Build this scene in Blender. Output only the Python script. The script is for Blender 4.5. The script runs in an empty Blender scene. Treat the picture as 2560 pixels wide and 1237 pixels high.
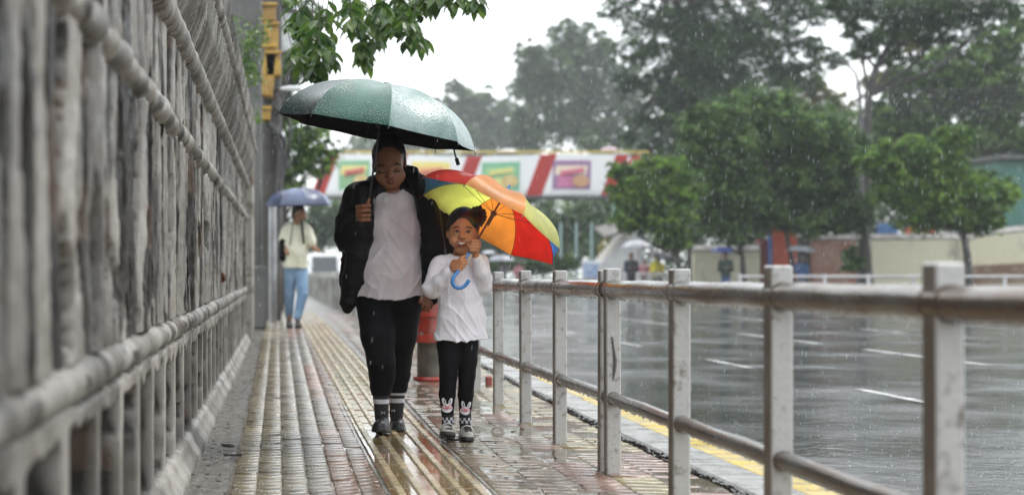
import bpy, bmesh, math, random
import numpy as np
from mathutils import Vector, Matrix

# ------------------------------------------------------------------ camera, sky, sun, exposure
SC = bpy.context.scene
COL = SC.collection
CH = 0.861
F = 4000.0
VX, VY = 695.0, 688.0
cam_d = bpy.data.cameras.new("camera")
cam = bpy.data.objects.new("camera", cam_d)
COL.objects.link(cam)
cam.location = (0, 0, CH)
cam.rotation_euler = (math.radians(90), 0, 0)
cam_d.sensor_width = 36.0
cam_d.lens = F / 2560 * 36.0
cam_d.shift_x = (1280 - VX) / 2560
cam_d.shift_y = (VY - 618.5) / 2560
cam_d.clip_start = 0.05
cam_d.clip_end = 1500
cam_d.dof.use_dof = True
cam_d.dof.focus_distance = 8.1
cam_d.dof.aperture_fstop = 2.1
SC.camera = cam

W = bpy.data.worlds.new("World")
SC.world = W
W.use_nodes = True
wn, wl = W.node_tree.nodes, W.node_tree.links
wn.clear()
wo = wn.new("ShaderNodeOutputWorld")
bg = wn.new("ShaderNodeBackground")
sky = wn.new("ShaderNodeTexSky")
sky.sky_type = 'NISHITA'
sky.sun_disc = False
SUN_EL, SUN_AZ = math.radians(58), math.radians(60)
sky.sun_elevation = SUN_EL
sky.sun_rotation = SUN_AZ
wmix = wn.new("ShaderNodeMix")
wmix.data_type = 'RGBA'
wmix.inputs[0].default_value = 0.9
wmix.inputs[7].default_value = (11.6, 12.0, 12.3, 1)     # even cloud cover over the clear sky
wl.new(sky.outputs[0], wmix.inputs[6])
wl.new(wmix.outputs[2], bg.inputs[0])
bg.inputs[1].default_value = 0.13
wl.new(bg.outputs[0], wo.inputs[0])
sun_d = bpy.data.lights.new("sun", 'SUN')
sun_d.energy = 1.5
sun_d.angle = math.radians(20)
sun_d.color = (1.0, 0.97, 0.93)
sun = bpy.data.objects.new("sun", sun_d)
COL.objects.link(sun)
sd = Vector((math.sin(SUN_AZ) * math.cos(SUN_EL), math.cos(SUN_AZ) * math.cos(SUN_EL), math.sin(SUN_EL)))
sun.rotation_euler = sd.to_track_quat('Z', 'Y').to_euler()
SC.view_settings.view_transform = 'Standard'
SC.view_settings.look = 'None'
SC.view_settings.exposure = 0.42
SC.view_settings.gamma = 1.0
SC.cycles.use_denoising = True
SC.cycles.max_bounces = 8
SC.cycles.transparent_max_bounces = 12
SC.cycles.volume_bounces = 1
SC.cycles.volume_step_rate = 4.0
SC.cycles.sample_clamp_indirect = 6.0
SC.cycles.caustics_reflective = False
SC.cycles.caustics_refractive = False

# ------------------------------------------------------------------ helpers
rng = np.random.default_rng(7)


def P(px, py, Y):
    """a point at depth Y seen at photo pixel px, py"""
    return Vector(((px - VX) * Y / F, Y, CH - (py - VY) * Y / F))


def G(Y):
    """height of the footpath, which climbs gently beyond the fence's joint"""
    return float(np.interp(Y, [9, 24, 300], [0, 0.135, 0.135]))


def tag(o, label=None, cat=None, group=None, kind=None):
    if label: o['label'] = label
    if cat: o['category'] = cat
    if group: o['group'] = group
    if kind: o['kind'] = kind
    return o


def thing(name, loc, label, cat, group=None, rz=0):
    o = bpy.data.objects.new(name, None)
    o.empty_display_size = 0.2
    COL.objects.link(o)
    o.location = loc
    o.rotation_euler = (0, 0, rz)
    return tag(o, label, cat, group)


def link(name, me, mats, parent=None, smooth=False, world=True):
    o = bpy.data.objects.new(name, me)
    COL.objects.link(o)
    for m in (mats if isinstance(mats, (list, tuple)) else [mats]):
        me.materials.append(m)
    if smooth:
        me.polygons.foreach_set('use_smooth', [True] * len(me.polygons))
    if parent is not None:
        o.parent = parent
        if world:                       # vertices are in world coordinates
            o.matrix_parent_inverse = Matrix.LocRotScale(parent.location, parent.rotation_euler, None).inverted()
    return o


def npmesh(name, V, Q, nper=4, midx=None):
    V = np.asarray(V, dtype=np.float32)
    Q = np.asarray(Q, dtype=np.int32)
    me = bpy.data.meshes.new(name)
    me.vertices.add(len(V))
    me.vertices.foreach_set('co', V.ravel())
    n = len(Q)
    me.loops.add(n * nper)
    me.loops.foreach_set('vertex_index', Q.ravel())
    me.polygons.add(n)
    me.polygons.foreach_set('loop_start', np.arange(0, n * nper, nper, dtype=np.int32))
    if midx is not None:
        me.polygons.foreach_set('material_index', np.asarray(midx, dtype=np.int32))
    me.update(calc_edges=True)
    return me


def setcol(me, cols, name='col'):
    a = me.color_attributes.new(name, 'FLOAT_COLOR', 'POINT')
    c = np.ones((len(me.vertices), 4), dtype=np.float32)
    c[:, :3] = cols
    a.data.foreach_set('color', c.ravel())


class MB:
    """collects shapes into one mesh"""
    def __init__(s):
        s.v, s.f, s.m = [], [], []

    def add(s, V, Fc, mi=0):
        n = len(s.v)
        s.v += [tuple(v) for v in V]
        s.f += [tuple(i + n for i in f) for f in Fc]
        s.m += [mi] * len(Fc)

    def box(s, c, d, rot=None, mi=0, bev=0.0):
        x, y, z = d[0] / 2, d[1] / 2, d[2] / 2
        b = min(bev, x * .9, y * .9, z * .9)
        if b > 0:
            V = []
            for sx in (-1, 1):
                for sy in (-1, 1):
                    for sz in (-1, 1):
                        V += [(sx * (x - b), sy * (y - b), sz * z), (sx * (x - b), sy * y, sz * (z - b)), (sx * x, sy * (y - b), sz * (z - b))]
            bm = bmesh.new()
            for v in V: bm.verts.new(v)
            bmesh.ops.convex_hull(bm, input=bm.verts[:])
            bm.verts.index_update()
            V = [v.co.copy() for v in bm.verts]
            Fc = [[v.index for v in f.verts] for f in bm.faces]
            bm.free()
        else:
            V = [Vector((sx * x, sy * y, sz * z)) for sx in (-1, 1) for sy in (-1, 1) for sz in (-1, 1)]
            Fc = [(0, 1, 3, 2), (4, 6, 7, 5), (0, 4, 5, 1), (2, 3, 7, 6), (0, 2, 6, 4), (1, 5, 7, 3)]
        c = Vector(c)
        if rot is not None:
            V = [rot @ Vector(v) for v in V]
        s.add([Vector(v) + c for v in V], Fc, mi)
        return s

    def tube(s, pts, r, n=10, mi=0, cap=True):
        pts = [Vector(p) for p in pts]
        rs = r if isinstance(r, (list, tuple)) else [r] * len(pts)
        V, Fc = [], []
        up = None
        for i, p in enumerate(pts):
            t = (pts[min(i + 1, len(pts) - 1)] - pts[max(i - 1, 0)])
            t = t.normalized() if t.length > 1e-9 else Vector((0, 0, 1))
            if up is None:
                up = Vector((0, 0, 1)) if abs(t.z) < .9 else Vector((0, 1, 0))
            a = t.cross(up)
            a = a.normalized() if a.length > 1e-6 else t.orthogonal().normalized()
            b = t.cross(a).normalized()
            up = -b if b.dot(up) < 0 else b
            b = up - t * up.dot(t)
            b.normalize()
            a = b.cross(t)
            for k in range(n):
                th = 2 * math.pi * k / n
                V.append(p + (a * math.cos(th) + b * math.sin(th)) * rs[i])
        for i in range(len(pts) - 1):
            for k in range(n):
                k2 = (k + 1) % n
                Fc.append((i * n + k, i * n + k2, (i + 1) * n + k2, (i + 1) * n + k))
        if cap:
            Fc.append(tuple(range(n - 1, -1, -1)))
            Fc.append(tuple((len(pts) - 1) * n + k for k in range(n)))
        s.add(V, Fc, mi)
        return s

    def lathe(s, c, prof, n=20, mi=0, axis=None):
        """prof: list of (radius, height)"""
        c = Vector(c)
        q = Vector((0, 0, 1)).rotation_difference(Vector(axis)) if axis is not None else None
        V, Fc = [], []
        for r, z in prof:
            for k in range(n):
                th = 2 * math.pi * k / n
                v = Vector((r * math.cos(th), r * math.sin(th), z))
                V.append(c + (q @ v if q else v))
        m = len(prof)
        for i in range(m - 1):
            for k in range(n):
                k2 = (k + 1) % n
                Fc.append((i * n + k, i * n + k2, (i + 1) * n + k2, (i + 1) * n + k))
        Fc.append(tuple(range(n - 1, -1, -1)))
        Fc.append(tuple((m - 1) * n + k for k in range(n)))
        s.add(V, Fc, mi)
        return s

    def blob(s, c, r, n=10, mi=0):
        pr = [(max(1e-4, r * math.sin(math.pi * i / n)), -r * math.cos(math.pi * i / n)) for i in range(n + 1)]
        return s.lathe(c, pr, n + 2, mi)

    def build(s, name, mats, parent=None, smooth=False, world=True):
        me = bpy.data.meshes.new(name)
        me.from_pydata(s.v, [], s.f)
        me.polygons.foreach_set('material_index', s.m)
        o = link(name, me, mats, parent, smooth, world)
        if smooth:
            try: me.set_sharp_from_angle(angle=math.radians(40))
            except Exception: pass
        return o


def hsh(i, j, seed):
    with np.errstate(over='ignore'):
        h = (i.astype(np.int64) * 374761393 + j.astype(np.int64) * 668265263 + seed * 974711) & 0x7fffffff
        h = ((h ^ (h >> 13)) * 1274126177) & 0x7fffffff
        h = h ^ (h >> 16)
    return (h & 0xffff) / 65535.0


def vn(x, y, seed=0):
    """value noise, 0..1"""
    x, y = np.broadcast_arrays(np.asarray(x, float), np.asarray(y, float))
    i, j = np.floor(x), np.floor(y)
    u, v = x - i, y - j
    u, v = u * u * (3 - 2 * u), v * v * (3 - 2 * v)
    i, j = i.astype(np.int64), j.astype(np.int64)
    a, b, c, d = hsh(i, j, seed), hsh(i + 1, j, seed), hsh(i, j + 1, seed), hsh(i + 1, j + 1, seed)
    return (a * (1 - u) + b * u) * (1 - v) + (c * (1 - u) + d * u) * v


def sst(a, b, x):
    t = np.clip((x - a) / (b - a), 0, 1)
    return t * t * (3 - 2 * t)


# ------------------------------------------------------------------ materials
def mat(name, c1, c2=None, sc=5.0, rough=.6, rough2=None, rsc=3.0, bump=0.0, bsc=40.0, metal=0.0, spec=.5, coat=0.0,
        st=(1, 1, 1), lo=.4, hi=.6, attr=None, transl=0.0, bdist=.01, detail=5.0, sheen=0.0, alpha=None, trans=0.0):
    m = bpy.data.materials.new(name)
    m.use_nodes = True
    N, L = m.node_tree.nodes, m.node_tree.links
    b = N["Principled BSDF"]
    out = N["Material Output"]
    tc = N.new("ShaderNodeTexCoord")
    mp = N.new("ShaderNodeMapping")
    mp.inputs['Scale'].default_value = st
    L.new(tc.outputs['Object'], mp.inputs[0])

    def noise(scale, det=detail):
        n = N.new("ShaderNodeTexNoise")
        n.inputs['Scale'].default_value = scale
        n.inputs['Detail'].default_value = det
        n.inputs['Roughness'].default_value = .6
        L.new(mp.outputs[0], n.inputs['Vector'])
        return n.outputs[0]

    def mr(src, a, bb, c, d):
        r = N.new("ShaderNodeMapRange")
        r.inputs[1].default_value, r.inputs[2].default_value = a, bb
        r.inputs[3].default_value, r.inputs[4].default_value = c, d
        L.new(src, r.inputs[0])
        return r.outputs[0]
    c1 = tuple(c1) + (1,) if len(c1) == 3 else c1
    b.inputs['Base Color'].default_value = c1
    src = None
    if attr:
        at = N.new("ShaderNodeAttribute")
        at.attribute_name = attr
        src = at.outputs['Color']
        if c2 is not None:          # c2 then darkens or tints the attribute colour in patches
            mx = N.new("ShaderNodeMix")
            mx.data_type = 'RGBA'
            mx.blend_type = 'MULTIPLY'
            L.new(mr(noise(sc), lo, hi, 0, 1), mx.inputs[0])
            L.new(src, mx.inputs[6])
            mx.inputs[7].default_value = tuple(c2) + (1,)
            src = mx.outputs[2]
        L.new(src, b.inputs['Base Color'])
    elif c2 is not None:
        mx = N.new("ShaderNodeMix")
        mx.data_type = 'RGBA'
        L.new(mr(noise(sc), lo, hi, 0, 1), mx.inputs[0])
        mx.inputs[6].default_value = c1
        mx.inputs[7].default_value = tuple(c2) + (1,)
        src = mx.outputs[2]
        L.new(src, b.inputs['Base Color'])
    b.inputs['Roughness'].default_value = rough
    if rough2 is not None:
        L.new(mr(noise(rsc, 3), .35, .65, rough, rough2), b.inputs['Roughness'])
    b.inputs['Metallic'].default_value = metal
    b.inputs['Specular IOR Level'].default_value = spec
    b.inputs['Coat Weight'].default_value = coat
    b.inputs['Coat Roughness'].default_value = .08
    if trans: b.inputs['Transmission Weight'].default_value = trans
    if sheen: b.inputs['Sheen Weight'].default_value = sheen
    if alpha is not None: b.inputs['Alpha'].default_value = alpha
    if bump:
        bp = N.new("ShaderNodeBump")
        bp.inputs['Strength'].default_value = bump
        bp.inputs['Distance'].default_value = bdist
        L.new(noise(bsc, 3), bp.inputs['Height'])
        L.new(bp.outputs[0], b.inputs['Normal'])
        if coat: L.new(bp.outputs[0], b.inputs['Coat Normal'])
    if transl:
        t = N.new("ShaderNodeBsdfTranslucent")
        t.inputs[0].default_value = c1
        if src is not None: L.new(src, t.inputs[0])
        ms = N.new("ShaderNodeMixShader")
        ms.inputs[0].default_value = transl
        L.new(b.outputs[0], ms.inputs[1])
        L.new(t.outputs[0], ms.inputs[2])
        L.new(ms.outputs[0], out.inputs[0])
    return m


# ------------------------------------------------------------------ distance-field modelling for bodies and clothes
class SDF:
    def __init__(s, lo, hi, h):
        s.lo = np.array(lo, float)
        s.h = h
        n = np.ceil((np.array(hi, float) - s.lo) / h).astype(int) + 1
        s.ax = [s.lo[i] + np.arange(n[i]) * h for i in range(3)]
        s.a = np.full(n, 1.0, dtype=np.float32)

    def _sub(s, lo, hi):
        sl, xs = [], []
        for i in range(3):
            i0 = max(0, int((lo[i] - s.lo[i]) / s.h))
            i1 = min(len(s.ax[i]), int((hi[i] - s.lo[i]) / s.h) + 2)
            sl.append(slice(i0, max(i1, i0)))
            sh = [1, 1, 1]; sh[i] = -1
            xs.append(s.ax[i][sl[-1]].reshape(sh).astype(np.float32))
        return tuple(sl), xs

    def _apply(s, sl, d, k, op):
        a = s.a[sl]
        if a.size == 0: return
        if op == 'u':
            if k > 0:
                hh = np.clip(.5 + .5 * (a - d) / k, 0, 1)
                r = a * (1 - hh) + d * hh - k * hh * (1 - hh)
                r = np.where(a > .9, d, r)
            else:
                r = np.minimum(a, d)
        else:                                            # cut d away
            d = -d
            if k > 0:
                hh = np.clip(.5 - .5 * (a - d) / k, 0, 1)
                r = a * (1 - hh) + d * hh + k * hh * (1 - hh)
            else:
                r = np.maximum(a, d)
        s.a[sl] = r

    def cap(s, a, b, ra, rb=None, k=.01, sq=1.0, op='u'):
        """tapered capsule; sq > 1 flattens it along Y"""
        rb = ra if rb is None else rb
        a, b = np.array(a, float), np.array(b, float)
        m = max(ra, rb) + k + 2 * s.h + .01
        sl, (x, y, z) = s._sub(np.minimum(a, b) - m, np.maximum(a, b) + m)
        ym = a[1]
        ya, yb = 0.0, (b[1] - ym)
        ba = np.array([b[0] - a[0], yb * sq, b[2] - a[2]])
        px, py, pz = x - a[0], (y - ym) * sq, z - a[2]
        t = np.clip((px * ba[0] + py * ba[1] + pz * ba[2]) / max(ba @ ba, 1e-12), 0, 1)
        d = np.sqrt((px - t * ba[0]) ** 2 + (py - t * ba[1]) ** 2 + (pz - t * ba[2]) ** 2) - (ra + (rb - ra) * t)
        s._apply(sl, d.astype(np.float32), k, op)
        return s

    def chain(s, pts, rs, k=.01, sq=1.0):
        for i in range(len(pts) - 1):
            s.cap(pts[i], pts[i + 1], rs[i], rs[i + 1], k, sq)
        return s

    def ell(s, c, r, k=.01, op='u', rot=None):
        c, r = np.array(c, float), np.array(r, float)
        m = max(r) + k + 2 * s.h + .01
        sl, (x, y, z) = s._sub(c - m, c + m)
        px, py, pz = x - c[0], y - c[1], z - c[2]
        if rot is not None:
            R = np.array(rot.transposed())
            px, py, pz = (R[0, 0] * px + R[0, 1] * py + R[0, 2] * pz, R[1, 0] * px + R[1, 1] * py + R[1, 2] * pz, R[2, 0] * px + R[2, 1] * py + R[2, 2] * pz)
        q = np.sqrt((px / r[0]) ** 2 + (py / r[1]) ** 2 + (pz / r[2]) ** 2)
        q2 = np.sqrt((px / r[0] ** 2) ** 2 + (py / r[1] ** 2) ** 2 + (pz / r[2] ** 2) ** 2)
        d = q * (q - 1) / np.maximum(q2, 1e-6)
        s._apply(sl, d.astype(np.float32), k, op)
        return s

    def field(s, fn, op='cut', near=.05):
        """op cut: keep only where fn(x,y,z) <= 0; op add: add fn to the distance"""
        x, y, z = [s.ax[i].reshape([-1 if j == i else 1 for j in range(3)]).astype(np.float32) for i in range(3)]
        v = fn(x, y, z)
        if op == 'cut': s.a = np.maximum(s.a, v.astype(np.float32))
        else: s.a = s.a + v.astype(np.float32)
        return s

    def mesh(s, name):
        A = s.a
        A[0] = A[-1] = 1; A[:, 0] = 1; A[:, -1] = 1; A[:, :, 0] = 1; A[:, :, -1] = 1
        I = A < 0
        c = I[:-1, :-1, :-1].astype(np.int8)
        for dx in (0, 1):
            for dy in (0, 1):
                for dz in (0, 1):
                    if dx or dy or dz:
                        c += I[dx:dx + c.shape[0], dy:dy + c.shape[1], dz:dz + c.shape[2]]
        ci = np.argwhere((c > 0) & (c < 8))
        idx = np.full(c.shape, -1, dtype=np.int32)
        idx[tuple(ci.T)] = np.arange(len(ci))
        co = np.zeros((len(ci), 3)); cnt = np.zeros(len(ci))
        off = [(dx, dy, dz) for dx in (0, 1) for dy in (0, 1) for dz in (0, 1)]
        for o in off:
            for ax in range(3):
                if o[ax] == 0:
                    o2 = list(o); o2[ax] = 1
                    fa = A[tuple((ci + o).T)]; fb = A[tuple((ci + o2).T)]
                    mk = (fa < 0) != (fb < 0)
                    t = np.where(mk, fa / np.where(mk, fa - fb, 1), 0)
                    p = np.tile(np.array(o, float), (len(ci), 1)); p[:, ax] = t
                    co[mk] += p[mk]; cnt[mk] += 1
        V = (ci + co / np.maximum(cnt, 1)[:, None]) * s.h + s.lo
        Q = []
        for ax in range(3):
            sa = [slice(None)] * 3; sb = [slice(None)] * 3
            sa[ax] = slice(0, -1); sb[ax] = slice(1, None)
            X = I[tuple(sa)] != I[tuple(sb)]
            e = np.argwhere(X)
            u, v = (ax + 1) % 3, (ax + 2) % 3
            ok = (e[:, u] > 0) & (e[:, v] > 0)
            e = e[ok]
            flip = I[tuple(e.T)]
            du = np.zeros(3, int); du[u] = 1
            dv = np.zeros(3, int); dv[v] = 1
            ok = (e[:, u] < c.shape[u]) & (e[:, v] < c.shape[v])
            e, flip = e[ok], flip[ok]
            q = np.stack([idx[tuple((e - du - dv).T)], idx[tuple((e - dv).T)], idx[tuple(e.T)], idx[tuple((e - du).T)]], 1)
            q = np.where(flip[:, None], q, q[:, ::-1])
            Q.append(q)
        Q = np.concatenate(Q)
        Q = Q[(Q >= 0).all(1)]
        me = npmesh(name, V, Q)
        return me, V

# ------------------------------------------------------------------ ground, road, footpath
def mat_road():
    m = mat('wet_asphalt', (.020, .021, .022), (.045, .045, .046), sc=.8, rough=.04, rough2=.30, rsc=.55, bump=.70, bsc=6.5, bdist=.011, spec=.58)
    return m


M_road = mat_road()
def add_grain(m, scale, dist, strength):
    N, L = m.node_tree.nodes, m.node_tree.links
    b = N["Principled BSDF"]
    tc = N.new("ShaderNodeTexCoord"); n = N.new("ShaderNodeTexNoise"); n.inputs['Scale'].default_value = scale; n.inputs['Detail'].default_value = 2
    L.new(tc.outputs['Object'], n.inputs['Vector'])
    bp = N.new("ShaderNodeBump"); bp.inputs['Strength'].default_value = strength; bp.inputs['Distance'].default_value = dist
    L.new(n.outputs[0], bp.inputs['Height'])
    L.new(b.inputs['Normal'].links[0].from_socket, bp.inputs['Normal'])
    L.new(bp.outputs[0], b.inputs['Normal'])


add_grain(M_road, 60, .004, .3)
add_grain(M_road, 1.3, .05, .10)
M_line = mat('road_paint', (.56, .56, .55), (.24, .24, .235), sc=9, rough=.15, rough2=.4, bump=.3, bsc=25)
M_soil = mat('earth', (.09, .085, .06), (.06, .09, .04), sc=1.5, rough=.6)
M_kerb = mat('kerb_concrete', (.32, .32, .31), (.2, .2, .19), sc=9, rough=.18, rough2=.4, rsc=6, bump=.6, bsc=60, bdist=.004)
M_yellow = mat('yellow_kerb_paint', (.62, .45, .07), (.38, .3, .13), sc=7, rough=.2, rough2=.4, bump=.4, bsc=40, bdist=.004)


def sheet(name, x0, x1, y0, y1, z, m, dx=1.0, dy=1.0, zf=None, label=None, kind='structure', thick=0):
    nx, ny = max(1, int(round((x1 - x0) / dx))), max(1, int(round((y1 - y0) / dy)))
    xs, ys = np.linspace(x0, x1, nx + 1), np.linspace(y0, y1, ny + 1)
    X, Y = np.meshgrid(xs, ys, indexing='ij')
    Z = np.full_like(X, z) if zf is None else zf(X, Y) + z
    V = np.stack([X, Y, Z], -1).reshape(-1, 3)
    i, j = np.meshgrid(np.arange(nx), np.arange(ny), indexing='ij')
    a = (i * (ny + 1) + j).ravel()
    Q = np.stack([a, a + ny + 1, a + ny + 2, a + 1], 1)
    o = link(name, npmesh(name, V, Q), m, smooth=True)
    if kind: o['kind'] = kind
    if label: o['label'] = label
    return o


Gv = lambda X, Y: np.interp(Y, [9, 24, 300], [0, 0.135, 0.135])
sheet('ground', -300, 400, -30, 900, -0.16, M_soil, 50, 50, label='bare ground under and beyond the street')
sheet('road', 2.25, 120, -10, 200, -0.10, M_road, 10, 10, label='wide rain soaked asphalt road')
# lane dashes
mb = MB()
def dash(x, y0, y1, w=.12):
    mb.add([(x - w / 2, y0, -.096), (x + w / 2, y0, -.096), (x + w / 2, y1, -.096), (x - w / 2, y1, -.096)], [(0, 1, 2, 3)])
for y0, y1 in ((11.6, 13.5), (16.6, 18.3), (21.6, 22.9), (26.5, 28)): dash(4.9, y0, y1, .1)
for y0, y1 in ((11.2, 13.6), (17.1, 20.7), (22.4, 26.4), (30.2, 36.3), (40, 45), (49, 54)): dash(7.6, y0, y1, .13)
for y0, y1 in ((17, 21), (26.5, 28.5), (33, 37), (42, 46), (51, 55)): dash(10.4, y0, y1, .13)
o = mb.build('lane_marking', M_line); tag(o, 'broken white lane lines painted on the wet road', kind='structure')

# mortar bed, gutter, kerb on the footpath's road side
M_mortar = mat('wet_mortar', (.17, .155, .13), (.07, .065, .055), sc=14, rough=.08, rough2=.5, rsc=7, bump=1.0, bsc=45, bdist=.012)
o = sheet('footpath_bed', -1.2, 1.86, -2, 70, -0.012, M_mortar, .06, .06 * 4,
          zf=lambda X, Y: Gv(X, Y) + .008 * (vn(X * 14, Y * 9, 3) - .5) * (X < -.17) - .02 * sst(1.805, 1.815, X), label='wet mortar bed under the footpath paving')
mb = MB()
for i in range(60):
    y = 1.0 + i * .9
    z = G(y + .45)
    mb.box((1.96 + .003 * math.sin(i * 3.1), y + .45, z - .055), (.215, .893, .13), bev=.012)
o = mb.build('kerb', M_kerb); tag(o, 'grey concrete kerb stones along the road edge', kind='structure')
mb = MB()
for i in range(60):
    y = 1.0 + i * .9
    z = G(y + .45)
    mb.box((2.147, y + .45, z - .062), (.155, .893, .13), bev=.015)
o = mb.build('kerb_edge', M_yellow); tag(o, 'yellow painted outer edge of the kerb', kind='structure')
# black debris washed into the gap
mb = MB()
r = random.Random(3)
for i in range(900):
    y = 3.5 + 14 * r.random() ** 1.4
    mb.box((1.835 + r.gauss(0, .014), y, G(y) - .006 + r.random() * .006), (r.uniform(.008, .03), r.uniform(.01, .05), r.uniform(.004, .012)),
           rot=Matrix.Rotation(r.random() * 3, 3, 'Z') @ Matrix.Rotation(r.random() * .6, 3, 'X'))
o = mb.build('leaf_litter', mat('rotting_litter', (.02, .017, .013), rough=.4)); tag(o, 'black rotting leaf litter in the kerb gap', kind='stuff')
mb = MB()
for cx, cy in ((1.01, 5.35), (1.05, 5.38), (-.2, 7.6), (-.24, 8.0), (.9, 8.3)):
    for i in range(16):
        mb.box((cx + r.gauss(0, .018), cy + r.gauss(0, .02), .006 + r.random() * .01), (.03, .008, .004), rot=Matrix.Rotation(r.random() * 3, 3, 'Z') @ Matrix.Rotation(r.random(), 3, 'X'))
for i in range(160):
    x, y = (r.uniform(-.4, -.15), r.uniform(4, 14)) if i % 3 else (r.uniform(.9, 1.7), r.uniform(4, 12))
    mb.box((x, y, G(y) + .004), (r.uniform(.005, .02), r.uniform(.005, .02), .004), rot=Matrix.Rotation(r.random() * 3, 3, 'Z'))
o = mb.build('wet_debris', mat('wet_leaf_bits', (.03, .022, .012), rough=.3)); tag(o, 'dark bits of wet leaves and dirt scattered over the footpath', kind='stuff')


def pavers(name, cols, y0, y1, L, colfn, m, label, gap=.009, proud=.010, seed=1):
    """interlocking concrete blocks, chamfered, each settled a little differently"""
    rr = np.random.default_rng(seed)
    V, Q, C = [], [], []
    ch = .007
    for ci, (xa, xb) in enumerate(cols):
        y = y0 - (L / 2 if ci % 2 else 0)
        while y < y1:
            ya, yb = y + gap / 2, y + L - gap / 2
            xl, xr = xa + gap * .18, xb - gap * .18
            g = G((ya + yb) / 2)
            z = g + rr.normal(0, .0012)
            tx, ty = rr.normal(0, .010), rr.normal(0, .010)
            n = len(V)
            xm, ym = (xl + xr) / 2, (ya + yb) / 2
            def zz(px, py, b): return z + b + (px - xm) * tx + (py - ym) * ty
            for (px, py, b) in ((xl, ya, -.02), (xr, ya, -.02), (xr, yb, -.02), (xl, yb, -.02),
                                (xl, ya, -ch * .6), (xr, ya, -ch * .6), (xr, yb, -ch * .6), (xl, yb, -ch * .6),
                                (xl + ch, ya + ch, 0), (xr - ch, ya + ch, 0), (xr - ch, yb - ch, 0), (xl + ch, yb - ch, 0)):
                V.append((px, py, zz(px, py, b)))
            for k in range(4):
                k2 = (k + 1) % 4
                Q.append((n + k, n + k2, n + 4 + k2, n + 4 + k))
                Q.append((n + 4 + k, n + 4 + k2, n + 8 + k2, n + 8 + k))
            Q.append((n + 8, n + 9, n + 10, n + 11))
            c = np.array(colfn(xm, ym, rr))
            C += [c] * 12
            y += L
    me = npmesh(name, V, Q)
    setcol(me, np.array(C))
    o = link(name, me, m)
    return tag(o, label, kind='structure')


M_pav = mat('wet_pavers', (.3, .3, .3), (.55, .5, .45), sc=2.2, lo=.42, hi=.62, rough=.10, rough2=.34, rsc=2.6, attr='col', bump=.5, bsc=45, bdist=.003, spec=.6, coat=.3)


def sx(Y): return -.0060 * (Y - 6.3)


def col_left(x, y, rr):
    t = vn(np.array(x * 3 + 5), np.array(y * .5), 11)
    khaki, grey, red = np.array((.23, .195, .125)), np.array((.215, .195, .155)), np.array((.27, .17, .12))
    c = khaki if x < .0 else (khaki * .5 + grey * .5 if x < .1 else (grey if t < .62 else red))
    if x > .3: c = red * .7 + grey * .3
    return c * rr.uniform(.8, 1.15)


def col_right(x, y, rr):
    t = vn(np.array(x * 2.2), np.array(y * .7), 12)
    c = np.array((.24, .145, .105)) if t < .6 else np.array((.24, .195, .13))
    if x > 1.5 and t > .35: c = np.array((.25, .20, .08))
    return c * rr.uniform(.8, 1.15)


cw = .104
pavers('footpath_paving', [(-.19 + i * cw, -.19 + (i + 1) * cw) for i in range(6)], 2.5, 30, .112, col_left, M_pav, 'khaki and grey paving blocks between the wall and the ribbed strip', seed=1)
pavers('footpath_paving', [(.865 + i * .187, .865 + (i + 1) * .187) for i in range(5)], 2.5, 30, .105, col_right, M_pav, 'reddish paving blocks between the ribbed strip and the kerb', seed=2)

# ribbed guidance strip
M_tile = mat('tactile_tile', (.27, .195, .085), (.32, .11, .055), sc=2.5, lo=.5, hi=.62, rough=.03, rough2=.16, rsc=4, bump=.15, bsc=40, bdist=.003, spec=.8, coat=.6)
M_rib = mat('tactile_rib', (.42, .335, .19), (.29, .24, .15), sc=6, rough=.14, rough2=.38, rsc=5, bump=.3, bsc=60, bdist=.002, spec=.6)
M_border = mat('strip_border', (.24, .22, .18), (.15, .14, .12), sc=8, rough=.1, rough2=.35, bump=.4, bsc=50, bdist=.003)
tl, rb, bd = MB(), MB(), MB()
T = .405
y = 2.4
r = random.Random(5)
while y < 30:
    ox = sx(y)
    g = G(y + T / 2)
    tl.box((.645 + ox, y + T / 2, g - .012 + r.gauss(0, .0006)), (T - .006, T - .006, .03), bev=.003)
    for k in range(5):
        xx = .645 + ox + (k - 2) * T / 5
        for hh in (0, 1):
            rb.box((xx, y + T * (.25 + .5 * hh), g + .0045), (.036, T / 2 - .008, .014), bev=.006)
    for xe in (.645 - T / 2 - .0125, .645 + T / 2 + .0085):
        bd.box((xe + ox, y + T / 2, g - .013), (.017, T - .01, .032), bev=.003)
    y += T
strip = thing('tactile_strip', (.645, 6, 0), 'yellow ribbed guidance strip running down the footpath', None)
strip['kind'] = 'structure'
tl.build('tile', M_tile, strip); rb.build('rib', M_rib, strip); bd.build('border', M_border, strip)
# rain film lying between the ribs and over low paving
M_water = mat('puddle_water', (.13, .10, .07), (.17, .15, .11), sc=3, rough=.02, rough2=.12, rsc=5, spec=.8, bump=.35, bsc=30, bdist=.003)
sheet('puddle', .90, 1.80, 3, 24, 0.0, M_water, .03, .05, zf=lambda X, Y: Gv(X, Y) - .0035 + .016 * (vn(X * 3.2, Y * 1.7, 71) * .6 + vn(X * 9, Y * 6, 72) * .4 - .38), label='thin muddy rain water lying over the paving near the railing')
sheet('puddle', -.2, .42, 3, 24, 0.0, M_water, .03, .05, zf=lambda X, Y: Gv(X, Y) - .006 + .014 * (vn(X * 3.2, Y * 1.2, 73) * .6 + vn(X * 9, Y * 6, 74) * .4 - .5), label='thin film of rain water over the paving beside the wall')

# ------------------------------------------------------------------ left wall
Y0W, Y1W = 1.3, 19.4
def wall_xyz(Y, z, p): return np.stack([-.515 + p + .0045 * Y, Y, z + .0045 * Y], -1)


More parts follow.
